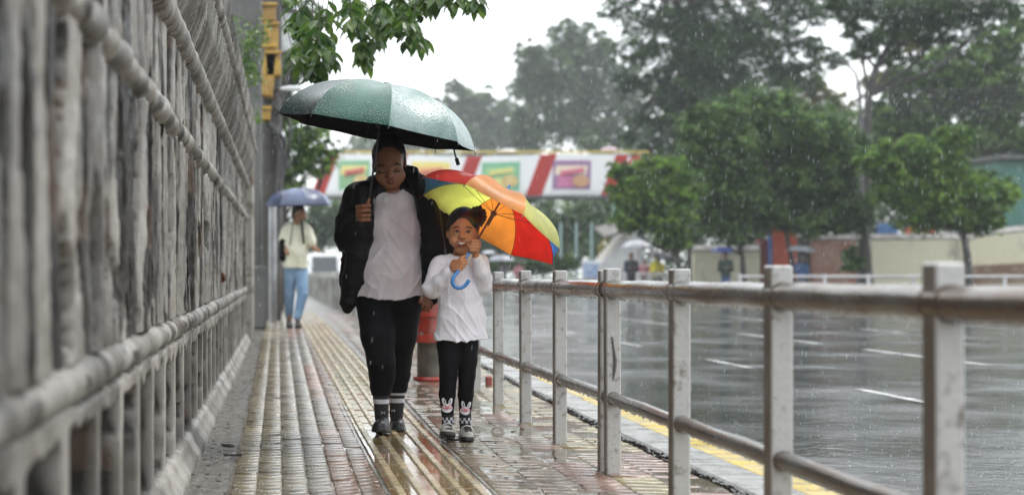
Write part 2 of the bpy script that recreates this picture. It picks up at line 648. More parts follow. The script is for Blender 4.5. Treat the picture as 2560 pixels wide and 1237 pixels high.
def wall_p(Y, z):
    """how far the face stands out, and how much of it keeps its paint"""
    fine = vn(Y * 60, z * 30, 1) - .5
    med = vn(Y * 14, z * 5, 2) - .5
    p = np.full(np.broadcast(Y, z).shape, .035)
    paint = np.full_like(p, .9)
    # skirt
    sk = 1 - sst(.03, .09, z + .012 * med)
    # lower band of deep slots
    u = Y / .56 + .12 * (vn(Y * .7, Y * 0, 5) - .5)
    f = u - np.floor(u)
    edge = .035 * (vn(Y * 0 + np.floor(u), z * 9, 6) - .5)
    slot = sst(.15 + edge, .19 + edge, f) * (1 - sst(.93 + edge, .97 + edge, f))
    slot = slot * (1 - sst(.46, .50, z + .05 * (vn(Y * 11, z * 0, 7) - .5))) * sst(.06, .10, z)
    low = (z < .575)
    p = np.where(low, .050 - .105 * slot + slot * (.020 * (vn(Y * 35, z * 35, 8) - .5) + .012 * fine), p)
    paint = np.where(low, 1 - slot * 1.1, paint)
    p = np.where(low, p + sk * (.075 - p + .035 * sst(.04, -.03, z)), p)
    paint = np.where(low & (sk > .5), .75, paint)
    # middle and top bands of narrow drooping slots between drips
    mid = (z >= .575) & (z < 1.81)
    dr = np.zeros_like(p)
    for (zc, hz, per, w, sd) in ((.84, .22, .25, .19, 21), (1.16, .30, .21, .18, 22), (1.34, .20, .29, .15, 23), (1.00, .22, .37, .14, 24), (1.67, .15, .15, .18, 25), (.74, .12, .33, .15, 27)):
        jit = vn(Y * 2.3, z * 1.2, sd) - .5
        q = Y / per + sd * .37 + .25 * jit
        k = np.floor(q)
        fx = (q - k - .5) / w
        hv = hsh((k + 1000).astype(np.int64), (k * 0).astype(np.int64), sd)
        zz = (z - zc - (hv - .5) * .16) / (hz * (.6 + .7 * hv))
        lens = 1 - sst(.55, 1.0, np.abs(fx) ** 1.4 + np.abs(zz) ** 1.2 * (1 + .3 * (zz > 0)) + .30 * (vn(Y * 25, z * 5, sd + 9) - .5))
        lens = np.where(hv < .12, 0, lens)
        dr = np.maximum(dr, lens)
    drips = (vn(Y * 8.5, z * .9, 31) - .5) * .036 + (vn(Y * 22, z * 1.2, 32) - .5) * .018 + (vn(Y * 48, z * 1.6, 37) - .5) * .009
    p = np.where(mid, .044 + drips - .10 * dr + .006 * fine + dr * .012 * (vn(Y * 40, z * 25, 33) - .5), p)
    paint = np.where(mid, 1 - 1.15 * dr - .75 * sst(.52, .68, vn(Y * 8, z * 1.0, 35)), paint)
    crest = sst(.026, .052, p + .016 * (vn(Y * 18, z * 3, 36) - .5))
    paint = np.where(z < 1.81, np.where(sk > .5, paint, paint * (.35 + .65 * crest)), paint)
    # lower rail, rope-like upper rail
    for (zc, R, w) in ((.60, .050, 0), (1.455, .047, 1)):
        wav = (.016 * np.sin(Y * 21 + 2.0 * vn(Y * 2, 0 * Y, 41)) + .012 * (vn(Y * 9, 0 * Y, 42) - .5)) if w else .006 * (vn(Y * 6, 0 * Y, 43) - .5)
        zc2 = zc + (.012 * (vn(Y * 5, 0 * Y, 44) - .5) if w else 0)
        RR = R + wav * .8
        dz = (z - zc2) / RR
        rail = np.abs(dz) < 1
        pr = .012 + np.sqrt(np.maximum(0, 1 - dz ** 2)) * (RR + (0.012 if w else .006)) + .003 * fine + .005 * (vn(Y * 50, z * 8, 45) - .5)
        p = np.where(rail, np.maximum(p * .4, pr), p)
        paint = np.where(rail, .95 - .5 * sst(.55, .7, vn(Y * 8, z * 20, 46)), paint)
    # mouldings and cornice, combed across its length
    comb = (vn(Y * 30 + z * 14, z * 3, 51) - .5)
    comb2 = (vn(Y * 70 + z * 25, z * 4, 52) - .5)
    def roll(z0, z1, base, r):
        c, hh = (z0 + z1) / 2, (z1 - z0) / 2
        return base + r * np.sqrt(np.maximum(0, 1 - ((z - c) / hh) ** 2))
    top = z >= 1.81
    cove = np.interp(z, [1.93, 1.98, 2.08, 2.22], [.060, .085, .125, .150])
    pc = np.where(z < 1.93, roll(1.81, 1.93, .045, .045), np.where(z < 2.22, cove, np.where(z < 2.33, roll(2.22, 2.33, .125, .045), .135 + .02 * sst(2.33, 2.55, z))))
    pc = pc + comb * np.where(z < 1.93, .012, .028) + comb2 * .014
    p = np.where(top, pc, p)
    paint = np.where(top, .78 + 1.3 * comb + .35 * sst(2.33, 2.4, z) - .10 * ((z > 1.93) & (z < 2.22)), paint)
    return p, np.clip(paint, 0, 1)


ys = []
y = Y0W
while y < Y1W:
    ys.append(y); y += min(.018, .009 + .0006 * y)
ys = np.array(ys)
def build_wall(name, z0, z1, dz, parent, mats):
    zs = np.linspace(z0, z1, int((z1 - z0) / dz) + 1)
    Yg, Zg = np.meshgrid(ys, zs, indexing='ij')
    p, pt = wall_p(Yg, Zg)
    V = wall_xyz(Yg, Zg, p).reshape(-1, 3)
    n = len(zs)
    i, j = np.meshgrid(np.arange(len(ys) - 1), np.arange(n - 1), indexing='ij')
    a = (i * n + j).ravel()
    Q = np.stack([a, a + n, a + n + 1, a + 1], 1)
    me = npmesh(name, V, Q)
    st = vn(Yg * 5, Zg * 2, 61).ravel()[:, None]
    st2 = vn(Yg * 2, Zg * 6, 62).ravel()[:, None]
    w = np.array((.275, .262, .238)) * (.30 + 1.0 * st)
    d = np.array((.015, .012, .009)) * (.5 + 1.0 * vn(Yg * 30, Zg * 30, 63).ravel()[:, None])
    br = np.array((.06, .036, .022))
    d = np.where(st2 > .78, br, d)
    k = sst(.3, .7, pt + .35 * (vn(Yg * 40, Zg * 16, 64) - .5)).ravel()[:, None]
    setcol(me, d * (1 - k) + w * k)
    return link(name, me, mats, parent, smooth=True)


M_wall = mat('weathered_wall', (.4, .4, .4), (.55, .52, .48), sc=5, lo=.45, hi=.7, rough=.28, rough2=.75, rsc=11, attr='col', bump=.8, bsc=90, bdist=.005, spec=.32)
wall = thing('concrete_wall', (-.5, 10, 0), 'long weathered grey concrete wall with slots, rails and a combed cornice beside the footpath', 'wall')
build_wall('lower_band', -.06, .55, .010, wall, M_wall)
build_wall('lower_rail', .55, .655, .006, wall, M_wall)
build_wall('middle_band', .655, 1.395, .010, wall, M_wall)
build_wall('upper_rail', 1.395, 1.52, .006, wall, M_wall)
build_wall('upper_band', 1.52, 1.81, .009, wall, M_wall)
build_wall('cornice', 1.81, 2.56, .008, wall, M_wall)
M_conc = mat('old_concrete', (.25, .245, .235), (.14, .13, .115), sc=3, rough=.3, rough2=.6, bump=.6, bsc=30, bdist=.006)
mb = MB()
for i in range(18):
    ya = Y0W + i * (Y1W - Y0W) / 18; yb = ya + (Y1W - Y0W) / 18
    ym = (ya + yb) / 2
    mb.box((-.72 + .0045 * ym, ym, 1.25 + .0045 * ym), (.30, yb - ya, 2.62))
mb.build('core', M_conc, wall)
mb = MB().box((-.36, 19.5, 1.0), (.13, .2, 2.2), bev=.02).box((-.44, 19.52, 1.1), (.3, .14, 2.6), bev=.02)
mb.build('pillar', mat('pillar_plaster', (.36, .345, .31), (.13, .10, .07), sc=4, lo=.5, hi=.6, rough=.35, bump=.7, bsc=30, bdist=.01), wall)
# a leaf stuck on the wall
mb = MB()
c = P(556, 695, 11.8)
mb.add([c + Vector((-.02, 0, -.04)), c + Vector((.025, -.01, -.02)), c + Vector((.03, .0, .02)), c + Vector((.0, -.01, .045)), c + Vector((-.025, 0, .02))], [(0, 1, 2, 3, 4)])
mb.add([c + Vector((-.02, .004, -.04)), c + Vector((.025, -.006, -.02)), c + Vector((.03, .004, .02)), c + Vector((.0, -.006, .045)), c + Vector((-.025, .004, .02))], [(4, 3, 2, 1, 0)])
o = mb.build('dead_leaf', mat('brown_leaf', (.20, .07, .02), (.1, .04, .02), sc=40, rough=.3)); tag(o, 'orange brown dead leaf stuck on the wall above its lower rail', 'leaf')

# ------------------------------------------------------------------ railing beside the road
M_post = mat('post_paint', (.48, .475, .465), (.15, .13, .11), sc=26, lo=.54, hi=.74, rough=.18, rough2=.42, rsc=8, bump=.6, bsc=45, bdist=.004, spec=.5)
M_pipe = mat('wet_pipe', (.22, .21, .20), (.14, .10, .075), sc=6, lo=.45, hi=.6, rough=.14, rough2=.34, rsc=10, bump=.35, bsc=60, bdist=.003, metal=.65, st=(1, .35, 1))
M_flank = mat('brown_flank', (.12, .095, .075), (.20, .18, .16), sc=5, lo=.5, hi=.7, rough=.3, rough2=.5, bump=.6, bsc=45, bdist=.004)  # darker brown for the path-facing sides of the posts
M_drop = mat('water_drop', (.6, .62, .63), rough=.03, spec=1.0, trans=.8)
M_grime = mat('grime', (.10, .095, .085), rough=.5)


def railing(name, label, posts, y0, y1, seed):
    t = thing(name, (1.45, (y0 + y1) / 2, 0), label, 'railing', 'grey pipe railings between footpath and road')
    rr = random.Random(seed)
    for i, (yf, dd) in enumerate(posts):
        b = MB()
        hb = .888 + rr.uniform(-.004, .004)
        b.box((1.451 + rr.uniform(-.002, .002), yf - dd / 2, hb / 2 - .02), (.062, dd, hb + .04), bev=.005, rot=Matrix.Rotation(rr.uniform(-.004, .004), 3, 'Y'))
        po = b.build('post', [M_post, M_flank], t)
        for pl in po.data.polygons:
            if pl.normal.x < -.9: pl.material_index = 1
        for (zz, R) in ((.80, .041), (.328, .029)):
            for yy in (yf - dd - .003, yf + .003):
                MB().tube([(1.451, yy - .004, zz), (1.451, yy + .004, zz)], [R + .0015, R + .0008], 18).build('weld_bead', M_pipe, po, smooth=True)
    for nm, zz, R in (('top_rail', .80, .040), ('lower_rail', .328, .028)):
        b = MB()
        pts = [(1.451, y0 + (y1 - y0) * i / 40, zz + .0015 * math.sin(i * 1.3)) for i in range(41)]
        ro = b.tube(pts, R, 24).build(nm, M_pipe, t, smooth=True)
        b = MB()
        yy = y0 if y0 < 7 else y0
        while yy < min(y1, 13):
            yy += rr.uniform(.008, .07)
            b.blob((1.451 + rr.uniform(-.006, .006), yy, zz - R - .002), rr.uniform(.0028, .0060), 5)
        tag(b.build('water_drops', M_drop, ro, smooth=True), kind='stuff')
    return t


sp = 1.153
far_posts = [(7.12, .07)] + [(8.28 + i * sp, .08) for i in range(9)]
railing('metal_railing', 'farther section of grey pipe railing behind the girl, starting at the double post', far_posts, 7.05, 17.6, 1)
railing('metal_railing', 'nearest section of grey pipe railing, in front of the double post', [(6.99, .07), (5.83, .08), (4.68, .08), (3.53, .08), (2.38, .08)], 1.6, 6.98, 2)
b = MB()      # runny sealant mark on the doubled post
pts = [(1530, 842), (1534, 870), (1538, 900), (1536, 925), (1533, 950)]
b.tube([P(x, y, 6.917) for x, y in pts], [.003, .005, .008, .007, .002], 8)
o = b.build('sealant_smear', M_grime); tag(o, 'dark runny smear on the face of the double post', 'smear')

# concrete parapet farther along the road edge
M_par = mat('parapet_plaster', (.40, .40, .38), (.22, .21, .19), sc=2.5, rough=.3, rough2=.5, bump=.4, bsc=20)
par = thing('parapet', (1.5, 30, 0.1), 'low pale concrete parapet along the far footpath behind the woman', 'parapet')
yy = 17.9
while yy < 62:
    g = G(yy)
    x = 1.46 - .006 * (yy - 17.9)
    MB().box((x, yy, g + .36), (.16, .2, .9), bev=.01).build('post', M_par, par)
    if yy < 60:
        MB().box((x + .02, yy + 1.1, g + .32), (.07, 2.0, .66)).box((x + .015, yy + 1.1, g + .70), (.13, 2.0, .10), bev=.01).build('panel', M_par, par)
    yy += 2.2

# ------------------------------------------------------------------ fire hydrant
M_red = mat('hydrant_red', (.42, .035, .02), (.25, .04, .025), sc=15, rough=.2, rough2=.45, bump=.3, bsc=50, bdist=.002, coat=.3)
hx = P(1074, 872, 12.66)
hy = thing('fire_hydrant', (hx.x, 12.66, 0), 'red fire hydrant on a grey barrel, standing behind the woman and the girl', 'hydrant')
hc = (hx.x, 12.66, G(12.66))
MB().lathe(hc, [(.10, 0), (.10, .30)], 20).build('barrel', mat('barrel_cement', (.12, .105, .085), (.07, .06, .05), sc=10, rough=.4, bump=.5, bsc=40), hy, smooth=True)
MB().lathe(hc, [(.125, -.004), (.135, .012), (.125, .03)], 22).build('base_ring', M_red, hy, smooth=True)
MB().lathe(hc, [(.10, .302), (.155, .302), (.155, .33), (.155, .335), (.155, .362), (.10, .364), (.095, .40), (.098, .50), (.125, .505), (.125, .53), (.098, .535), (.098, .74), (.12, .745), (.12, .77), (.10, .775), (.085, .83), (.04, .87), (.025, .872), (.025, .90), (.001, .90)], 24).build('body', M_red, hy, smooth=True)
b = MB()
for k in range(8):
    a = k * math.pi / 4 + .2
    b.lathe((hc[0] + .137 * math.cos(a), hc[1] + .137 * math.sin(a), hc[2] + .362), [(.012, 0), (.012, .018), (.001, .02)], 6)
b.build('bolts', M_conc, hy)
for s_ in (-1, 1):
    MB().lathe((hc[0] + s_ * .09, hc[1], hc[2] + .64), [(.045, 0), (.045, .05), (.055, .052), (.055, .075), (.02, .085)], 16, axis=(s_, 0, 0)).build('side_outlet', M_red, hy, smooth=True)
o = MB().box((P(1222, 958, 12.2).x, 12.2, .05), (.05, .05, .09), bev=.01).build('valve_stub', M_red); tag(o, 'small red stub by the kerb, just right of the hydrant', 'stub')

# ------------------------------------------------------------------ umbrellas
def umbrella(name, label, cat, centre, n, R, H, cols, group=None, handle=None, shaft_len=.55, ribs=True, mats=None, inner=None, phase=0.0, shaft_mat=None,
             rib_mat=None, cap_mat=None, sag=.93, seg=8, power=2.3, detail=10, shaft_r=.0045, hem=.012, stub=.04, us=None, panel='panel'):
    """centre: centre of the rim; n: axis towards the tip; cols: one material per gore"""
    n = Vector(n).normalized()
    c = Vector(centre)
    u = Vector(us) if us is not None else Vector((1, 0, 0))
    u = (u - n * u.dot(n)).normalized()
    v = n.cross(u)
    t = thing(name, c, label, cat, group)
    N = seg
    def pt(th, r, off=0.0):
        """r 0..1 along the gore, th angle"""
        a = (th - phase) / (2 * math.pi / N)
        f = abs((a - math.floor(a)) - .5) * 2          # 1 at ribs, 0 mid gore
        k = 1 - (1 - sag) * (1 - f ** 2) * r
        rr = math.sin(r * 1.25) / math.sin(1.25)
        rad = R * rr * k * (math.cos(math.pi / N) / max(math.cos((a - math.floor(a) - .5) * 2 * math.pi / N), .5) if r > 0 else 1)
        h = H * (1 - r ** power) - .10 * H * (1 - f ** 2) * math.sin(math.pi * min(1, r)) * .8
        return c + u * (rad * math.cos(th)) + v * (rad * math.sin(th)) + n * (h + off)
    for g in range(N):
        b = MB()
        V, Fc = [], []
        M_ = detail
        K = max(4, detail // 2 + 2)
        for layer, off in ((0, .0012), (1, -.0006)):
            for i in range(M_ + 1):
                for k in range(K + 1):
                    th = phase + (g + k / K) * 2 * math.pi / N
                    V.append(pt(th, max(.02, i / M_), off))
        w = (M_ + 1) * (K + 1)
        mi = []
        for i in range(M_):
            for k in range(K):
                a = i * (K + 1) + k
                Fc.append((a, a + K + 1, a + K + 2, a + 1)); mi.append(0)
                Fc.append((w + a, w + a + 1, w + a + K + 2, w + a + K + 1)); mi.append(1)
        for k in range(K):
            a = M_ * (K + 1) + k
            Fc.append((a, w + a, w + a + 1, a + 1)); mi.append(0)
        m0 = cols[g % len(cols)]
        b.v, b.f, b.m = V, Fc, mi
        b.build(panel, [m0, inner if inner else m0], t, smooth=True)
    apex = c + n * H
    rib_mat = rib_mat or mats
    if ribs and rib_mat:
        hub = c + n * (H - .30 * R)
        for g in range(N):
            th = phase + g * 2 * math.pi / N
            pts = [pt(th, i / 8, -.004) for i in range(9)]
            b = MB().tube(pts, .0016 if R < .6 else .002, 6)
            tip = pts[-1]
            b.tube([tip, tip + (pts[-1] - pts[-2]).normalized() * .016], .003, 6)
            ro = b.build('rib', rib_mat, t)
            MB().tube([hub, pt(th, .48, -.006)], .0014, 5).build('stretcher', rib_mat, ro)
    if handle is not None or shaft_len:
        end = handle if handle is not None else c + n * (H - shaft_len)
        MB().tube([apex + n * .002, end], shaft_r, 10).build('shaft', shaft_mat or rib_mat, t, smooth=True)
        MB().lathe(apex - n * (.30 * R + .02), [(shaft_r * 1.1, -.05), (shaft_r * 1.9, -.05), (shaft_r * 1.9, .01), (shaft_r * 2.8, .012), (shaft_r * 2.8, .03), (shaft_r * 1.2, .032)], 12, axis=n).build('runner', shaft_mat or rib_mat, t)
    if stub:
        MB().lathe(apex, [(.007, -.006), (.012, .004), (.006, .008), (.0055, stub), (.001, stub + .002)], 10, axis=n).build('ferrule', cap_mat or rib_mat, t, smooth=True)
    return t, pt


M_black_metal = mat('black_metal', (.02, .02, .022), rough=.3, metal=.3)
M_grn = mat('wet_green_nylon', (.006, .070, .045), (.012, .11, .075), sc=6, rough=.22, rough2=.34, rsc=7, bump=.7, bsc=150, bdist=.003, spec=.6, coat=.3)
M_blk_cloth = mat('black_lining', (.006, .006, .007), rough=.8, spec=.1)
# beaded rain on the green canopy
def add_beads(m, scale=95):
    N, L = m.node_tree.nodes, m.node_tree.links
    b = N["Principled BSDF"]
    tc = N.new("ShaderNodeTexCoord")
    vo = N.new("ShaderNodeTexVoronoi"); vo.inputs['Scale'].default_value = scale
    L.new(tc.outputs['Object'], vo.inputs['Vector'])
    r = N.new("ShaderNodeMapRange"); r.inputs[1].default_value, r.inputs[2].default_value = .18, .34
    r.inputs[3].default_value, r.inputs[4].default_value = 1, 0
    L.new(vo.outputs['Distance'], r.inputs[0])
    mx = N.new("ShaderNodeMix"); mx.data_type = 'RGBA'
    L.new(r.outputs[0], mx.inputs[0])
    src = b.inputs['Base Color'].links[0].from_socket
    L.new(src, mx.inputs[6]); mx.inputs[7].default_value = (.16, .22, .22, 1)
    L.new(mx.outputs[2], b.inputs['Base Color'])
    bp = N.new("ShaderNodeBump"); bp.inputs['Strength'].default_value = .8; bp.inputs['Distance'].default_value = .004
    L.new(r.outputs[0], bp.inputs['Height'])
    L.new(b.inputs['Normal'].links[0].from_socket, bp.inputs['Normal'])
    L.new(bp.outputs[0], b.inputs['Normal']); L.new(bp.outputs[0], b.inputs['Coat Normal'])


add_beads(M_grn)
M_grn_shade = mat('nylon_painted_shade', (.004, .022, .024), (.008, .040, .038), sc=6, rough=.22, rough2=.34, rsc=7, bump=.7, bsc=150, bdist=.003, spec=.6, coat=.3)  # left gores: same green nylon with shade put into its colour
M_grn_glare = mat('nylon_painted_glare', (.055, .150, .125), (.16, .24, .23), sc=9, rough=.20, rough2=.34, rsc=7, bump=.7, bsc=150, bdist=.003, spec=.8, coat=.5)  # right gores: same nylon with wet sky glare painted into its colour
add_beads(M_grn_shade); add_beads(M_grn_glare, 110)
# woman's umbrella: rim centre px (941.6, 330)
UY = 8.50
uc = P(941.6, 331, UY)
un = Vector((.183, -.015, .98))
hand_top = P(915, 552, 8.54)
um1, pt1 = umbrella('umbrella', 'large dark green umbrella beaded with rain and lined in black, held by the woman', 'umbrella', uc, un, .535, .262, [M_grn_glare, M_grn_glare, M_grn, M_grn_shade, M_grn_shade, M_grn, M_grn_glare, M_grn_glare], inner=M_blk_cloth,
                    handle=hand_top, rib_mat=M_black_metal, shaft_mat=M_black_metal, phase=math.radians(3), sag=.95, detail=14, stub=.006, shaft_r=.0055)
MB().tube([hand_top - un * .03, hand_top + un * .06], .012, 12).build('handle', M_black_metal, um1, smooth=True)
b = MB()
s0 = P(1133, 366, 8.45)
b.tube([s0, P(1138, 388, 8.45), P(1141, 396, 8.45)], .0045, 8).tube([P(1141, 396, 8.45), P(1146, 413, 8.45)], .010, 8)
b.build('hanging_strap', M_blk_cloth, um1)

# girl's rainbow umbrella
def cloth(c): return mat('umbrella_cloth', c, tuple(x * .8 for x in c), sc=5, rough=.35, bump=.15, bsc=35, bdist=.003, transl=.72, coat=.25)
c_red, c_org, c_yel, c_blu = cloth((.88, .15, .12)), cloth((.98, .56, .20)), cloth((.93, .96, .42)), cloth((.12, .50, .84))
M_redmetal = mat('maroon_metal', (.10, .012, .01), rough=.3, coat=.5)
M_blue = mat('blue_plastic', (.02, .20, .55), rough=.18, coat=.5)
rc = P(1223.4, 552.5, 8.30)
rn = Vector((.506, .179, .844)).normalized()
# direction from rim centre to the rim tip at the upper left (T1)
T1 = P(660 + 940 / 2.379, 180 + 625 / 2.379, 8.30) - rc
d1 = -(T1.dot(rn)) / rn.y          # push along the view until it lies in the rim plane
T1.y += d1
us = T1.normalized()
vdir = rn.cross(us)
# which way round does P (the next tip) lie?
Pn = P(660 + 1160 / 2.379, 180 + 655 / 2.379, 8.30) - rc
Pn.y += -(Pn.dot(rn)) / rn.y
sgn = 1 if Pn.dot(vdir) > 0 else -1
order = [c_red, c_org, c_yel, c_blu, c_red, c_org, c_yel, c_blu]
if sgn < 0: order = order[::-1]
um2, pt2 = umbrella('umbrella', "child's umbrella in red, orange, yellow and blue gores, held by the girl", 'umbrella', rc, rn, .4212, .172, order, handle=P(1150, 672, 8.155),
                    rib_mat=M_redmetal, shaft_mat=M_redmetal, cap_mat=M_blue, us=us, sag=.97, detail=14, stub=.05, shaft_r=.0055)
hk = [P(x, y, Y) for x, y, Y in ((1172, 632, 8.19), (1147, 675, 8.155), (1137, 688, 8.145), (1131, 702, 8.14), (1135, 714, 8.14), (1146, 720, 8.14), (1158, 717, 8.14), (1167, 709, 8.14), (1173, 699, 8.14))]
def smooth_pts(p, n=4):
    out = []
    for i in range(len(p) - 1):
        a, b_, c, d = p[max(i - 1, 0)], p[i], p[i + 1], p[min(i + 2, len(p) - 1)]
        for k in range(n):
            t = k / n
            out.append(.5 * ((2 * b_) + (c - a) * t + (2 * a - 5 * b_ + 4 * c - d) * t * t + (3 * b_ - a - 3 * c + d) * t ** 3))
    return out + [p[-1]]


hk = smooth_pts(hk)
MB().tube(hk, [.0085] * 4 + [.0095] * (len(hk) - 6) + [.009, .006], 16).build('handle', M_blue, um2, smooth=True)
# printed motif on a blue gore: plain dark shapes
g_i = 7 if sgn > 0 else 0
b = MB()
for (ta, ra, tb, rb_) in ((.30, .60, .62, .70), (.36, .70, .54, .80), (.46, .52, .56, .60), (.62, .68, .74, .80), (.26, .80, .34, .84)):
    q = []
    for (a_, r_) in ((ta, ra), (tb, ra), (tb, rb_), (ta, rb_)):
        q.append(pt2((g_i + a_) * math.pi / 4, r_, -.004))
    b.add(q, [(0, 1, 2, 3)])
b.build('printed_motif', mat('print_blue', (.02, .14, .34), rough=.4, transl=.3), um2)

# ------------------------------------------------------------------ people
def skin_mat(name, c): return mat(name, c, tuple(x * .75 for x in c), sc=30, rough=.42, bump=.1, bsc=200, bdist=.001, attr='col')


def sdf_obj(s, name, m, parent, colfn=None):
    me, V = s.mesh(name)
    if colfn is not None: setcol(me, colfn(V))
    return link(name, me, m, parent, smooth=True)


def frame(Y0):
    s = Y0 / F
    def w(px, py, d=0.0):
        """pixel position, with d pixels farther than the body plane"""
        return P(px, py, Y0 + d * s)
    return s, w


def folds(x, y, z, amp, f=30.0, sd=0.0):
    g = f / 6.28
    x, y, z = np.broadcast_arrays(x, y, z)
    s0 = int(sd * 10) + 3
    k0 = int(np.argmin(x.shape)) * 0
    def rid(u, v, q): return 1 - np.abs(2 * vn(u, v, q) - 1)
    a = rid((x * .8 + z * .55) * g * 1.3 + y * 2, (x * -.5 + z * .8) * g * .35, s0) ** 4
    b = rid((x * -.9 + z * .6) * g * 1.1 - y * 2, (x * .6 + z * .8) * g * .35, s0 + 5) ** 4
    c = rid(x * g * 1.6, z * g * .3 + y, s0 + 9) ** 4
    m = sst(.35, .65, vn(x * 6, z * 4, s0 + 11))
    return amp * 1.5 * (a * m + b * (1 - m) + .5 * c)


M_skin_w = mat('brown_skin', (.2, .1, .06), (.9, .87, .85), sc=30, rough=.45, spec=.35, attr='col', bump=.1, bsc=150, bdist=.001)
M_hair = mat('black_hair', (.010, .008, .008), (.02, .015, .012), sc=20, rough=.35, bump=.8, bsc=60, st=(1, 1, .25), bdist=.006)
M_legg = mat('black_leggings', (.006, .006, .008), (.010, .010, .012), sc=6, rough=.62, bump=.3, bsc=9, bdist=.01, spec=.08)
M_jack = mat('black_raincoat', (.006, .006, .007), rough=.5, bump=.6, bsc=11, bdist=.015, detail=4, spec=.15)
M_teew = mat('pale_tshirt', (.60, .555, .575), (.50, .465, .49), sc=3, rough=.75, bump=.35, bsc=8, bdist=.02, sheen=.2)
M_teec = mat('white_shirt', (.83, .81, .87), (.76, .74, .80), sc=4, rough=.75, bump=.4, bsc=10, bdist=.015, sheen=.2)
M_white = mat('white_knit', (.7, .7, .74), rough=.8)
M_blackrub = mat('black_rubber', (.008, .008, .008), (.018, .018, .018), sc=10, rough=.4, bump=.4, bsc=60, bdist=.003)
M_eye = mat('eye_white', (.65, .62, .58), rough=.15, coat=.6)
M_iris = mat('dark_iris', (.012, .006, .004), rough=.08, coat=1.0)
M_lash = mat('brow_hair', (.012, .008, .006), rough=.6)
M_teeth = mat('teeth', (.72, .68, .62), rough=.2, coat=.5)
M_lip = mat('lip', (.20, .06, .05), rough=.35)

# ---- woman
s, w = frame(8.65)
S = lambda *a: [w(*p) for p in a]
wom = thing('person', (w(972, 1080).x, 8.65, 0), 'woman looking down under a green umbrella, in open black raincoat, pale T-shirt and black leggings', 'person')
lo = (w(820, 0).x, 8.15, -.02); hi = (w(1150, 0).x, 9.15, w(0, 335).z)
B = SDF(lo, hi, .0035)
k = 8 * s
# head, bowed forwards
B.ell(w(972, 398, 6), (38 * s, 46 * s, 47 * s), 0)
B.ell(w(974, 428, -16), (34 * s, 30 * s, 40 * s), k)
B.ell(w(978, 457, -24), (23 * s, 17 * s, 17 * s), 12 * s)
B.ell(w(955, 442, -26), (17 * s, 14 * s, 17 * s), k); B.ell(w(997, 440, -26), (17 * s, 14 * s, 17 * s), k)
B.ell(w(953, 426, -46), (9 * s, 6 * s, 6 * s), 4 * s, 'cut'); B.ell(w(993, 423, -46), (9 * s, 6 * s, 6 * s), 4 * s, 'cut')
B.ell(w(955, 428, -39), (8.5 * s, 6 * s, 5 * s), 2 * s); B.ell(w(992, 425, -39), (8.5 * s, 6 * s, 5 * s), 2 * s)   # lowered lids
B.cap(w(973, 418, -40), w(974, 440, -53), 4 * s, 6.5 * s, 6 * s)                                             # nose
B.ell(w(968, 441, -47), (4.5 * s, 5 * s, 4 * s), 3 * s); B.ell(w(981, 441, -47), (4.5 * s, 5 * s, 4 * s), 3 * s)
B.ell(w(977, 452.5, -44), (10 * s, 5 * s, 2.6 * s), 2 * s); B.ell(w(978, 457, -43), (9 * s, 5 * s, 3 * s), 2 * s)
B.ell(w(1013, 412, 6), (4 * s, 9 * s, 14 * s), 3 * s); B.ell(w(934, 414, 6), (4 * s, 9 * s, 14 * s), 3 * s)
B.cap(w(978, 445, 12), w(984, 505, 20), 27 * s, 31 * s, 12 * s)
# trunk
B.cap(w(920, 488, 18), w(1052, 484, 18), 24 * s, 24 * s, 12 * s)
B.cap(w(985, 520, 15), w(978, 690, 15), 52 * s, 66 * s, 15 * s, 1.35)
B.cap(w(975, 700, 15), w(974, 745, 15), 56 * s, 44 * s, 15 * s, 1.7)
# arm raised to hold the shaft
B.chain(S((898, 486, 12), (868, 592, 2), (896, 556, -40)), (22 * s, 20 * s, 14 * s), k)
B.cap(w(896, 556, -40), w(903, 545, -50), 13 * s, 13 * s, k)
B.ell(w(903, 532, -54), (13 * s, 11 * s, 20 * s), 5 * s)
for i, (yy, L_) in enumerate(((514, 1.0), (526, 1.08), (538, 1.04), (549, .9))):
    a_, b_, c_, d_ = w(893, yy + 3, -54), w(902 + 4 * L_, yy + 1, -67), w(919 + 4 * L_, yy, -66), w(921, yy + 1.5, -52)
    B.chain([a_, b_, c_, d_], (5.2 * s, 5 * s, 4.6 * s, 4 * s), 1.2 * s)
B.chain(S((906, 530, -58), (917, 517, -62), (922, 499, -62)), (6 * s, 5.2 * s, 4 * s), 2.5 * s)
# other arm hangs to the girl's side
B.chain(S((1078, 486, 12), (1104, 606, 12), (1082, 705, -8), (1076, 728, -12)), (22 * s, 20 * s, 14 * s, 11 * s), k)
B.ell(w(1071, 741, -14), (13 * s, 7 * s, 16 * s), 5 * s)
for a_, b_, c_ in (((1062, 745, -16), (1057, 758, -20), (1056, 768, -18)), ((1068, 750, -16), (1064, 764, -20), (1063, 775, -17)),
                   ((1074, 751, -15), (1071, 765, -18), (1070, 776, -15)), ((1080, 749, -13), (1079, 761, -15), (1078, 770, -12))):
    B.chain(S(a_, b_, c_), (4.6 * s, 4.4 * s, 3.6 * s), 1.5 * s)
B.chain(S((1062, 738, -16), (1053, 745, -22), (1049, 755, -24)), (5.5 * s, 4.8 * s, 3.8 * s), 2 * s)
# legs
B.chain(S((938, 760, 10), (944, 850, -14), (955, 915, -22), (957, 950, -12), (954, 1010, -8), (953, 1040, -6)), [q * s for q in (38, 32, 22, 19, 12, 12)], k)
B.chain(S((1010, 760, 15), (1003, 850, 45), (998, 912, 70), (999, 948, 90), (993, 1005, 110), (991, 1032, 112)), [q * s for q in (38, 32, 21, 18, 11, 11)], k)


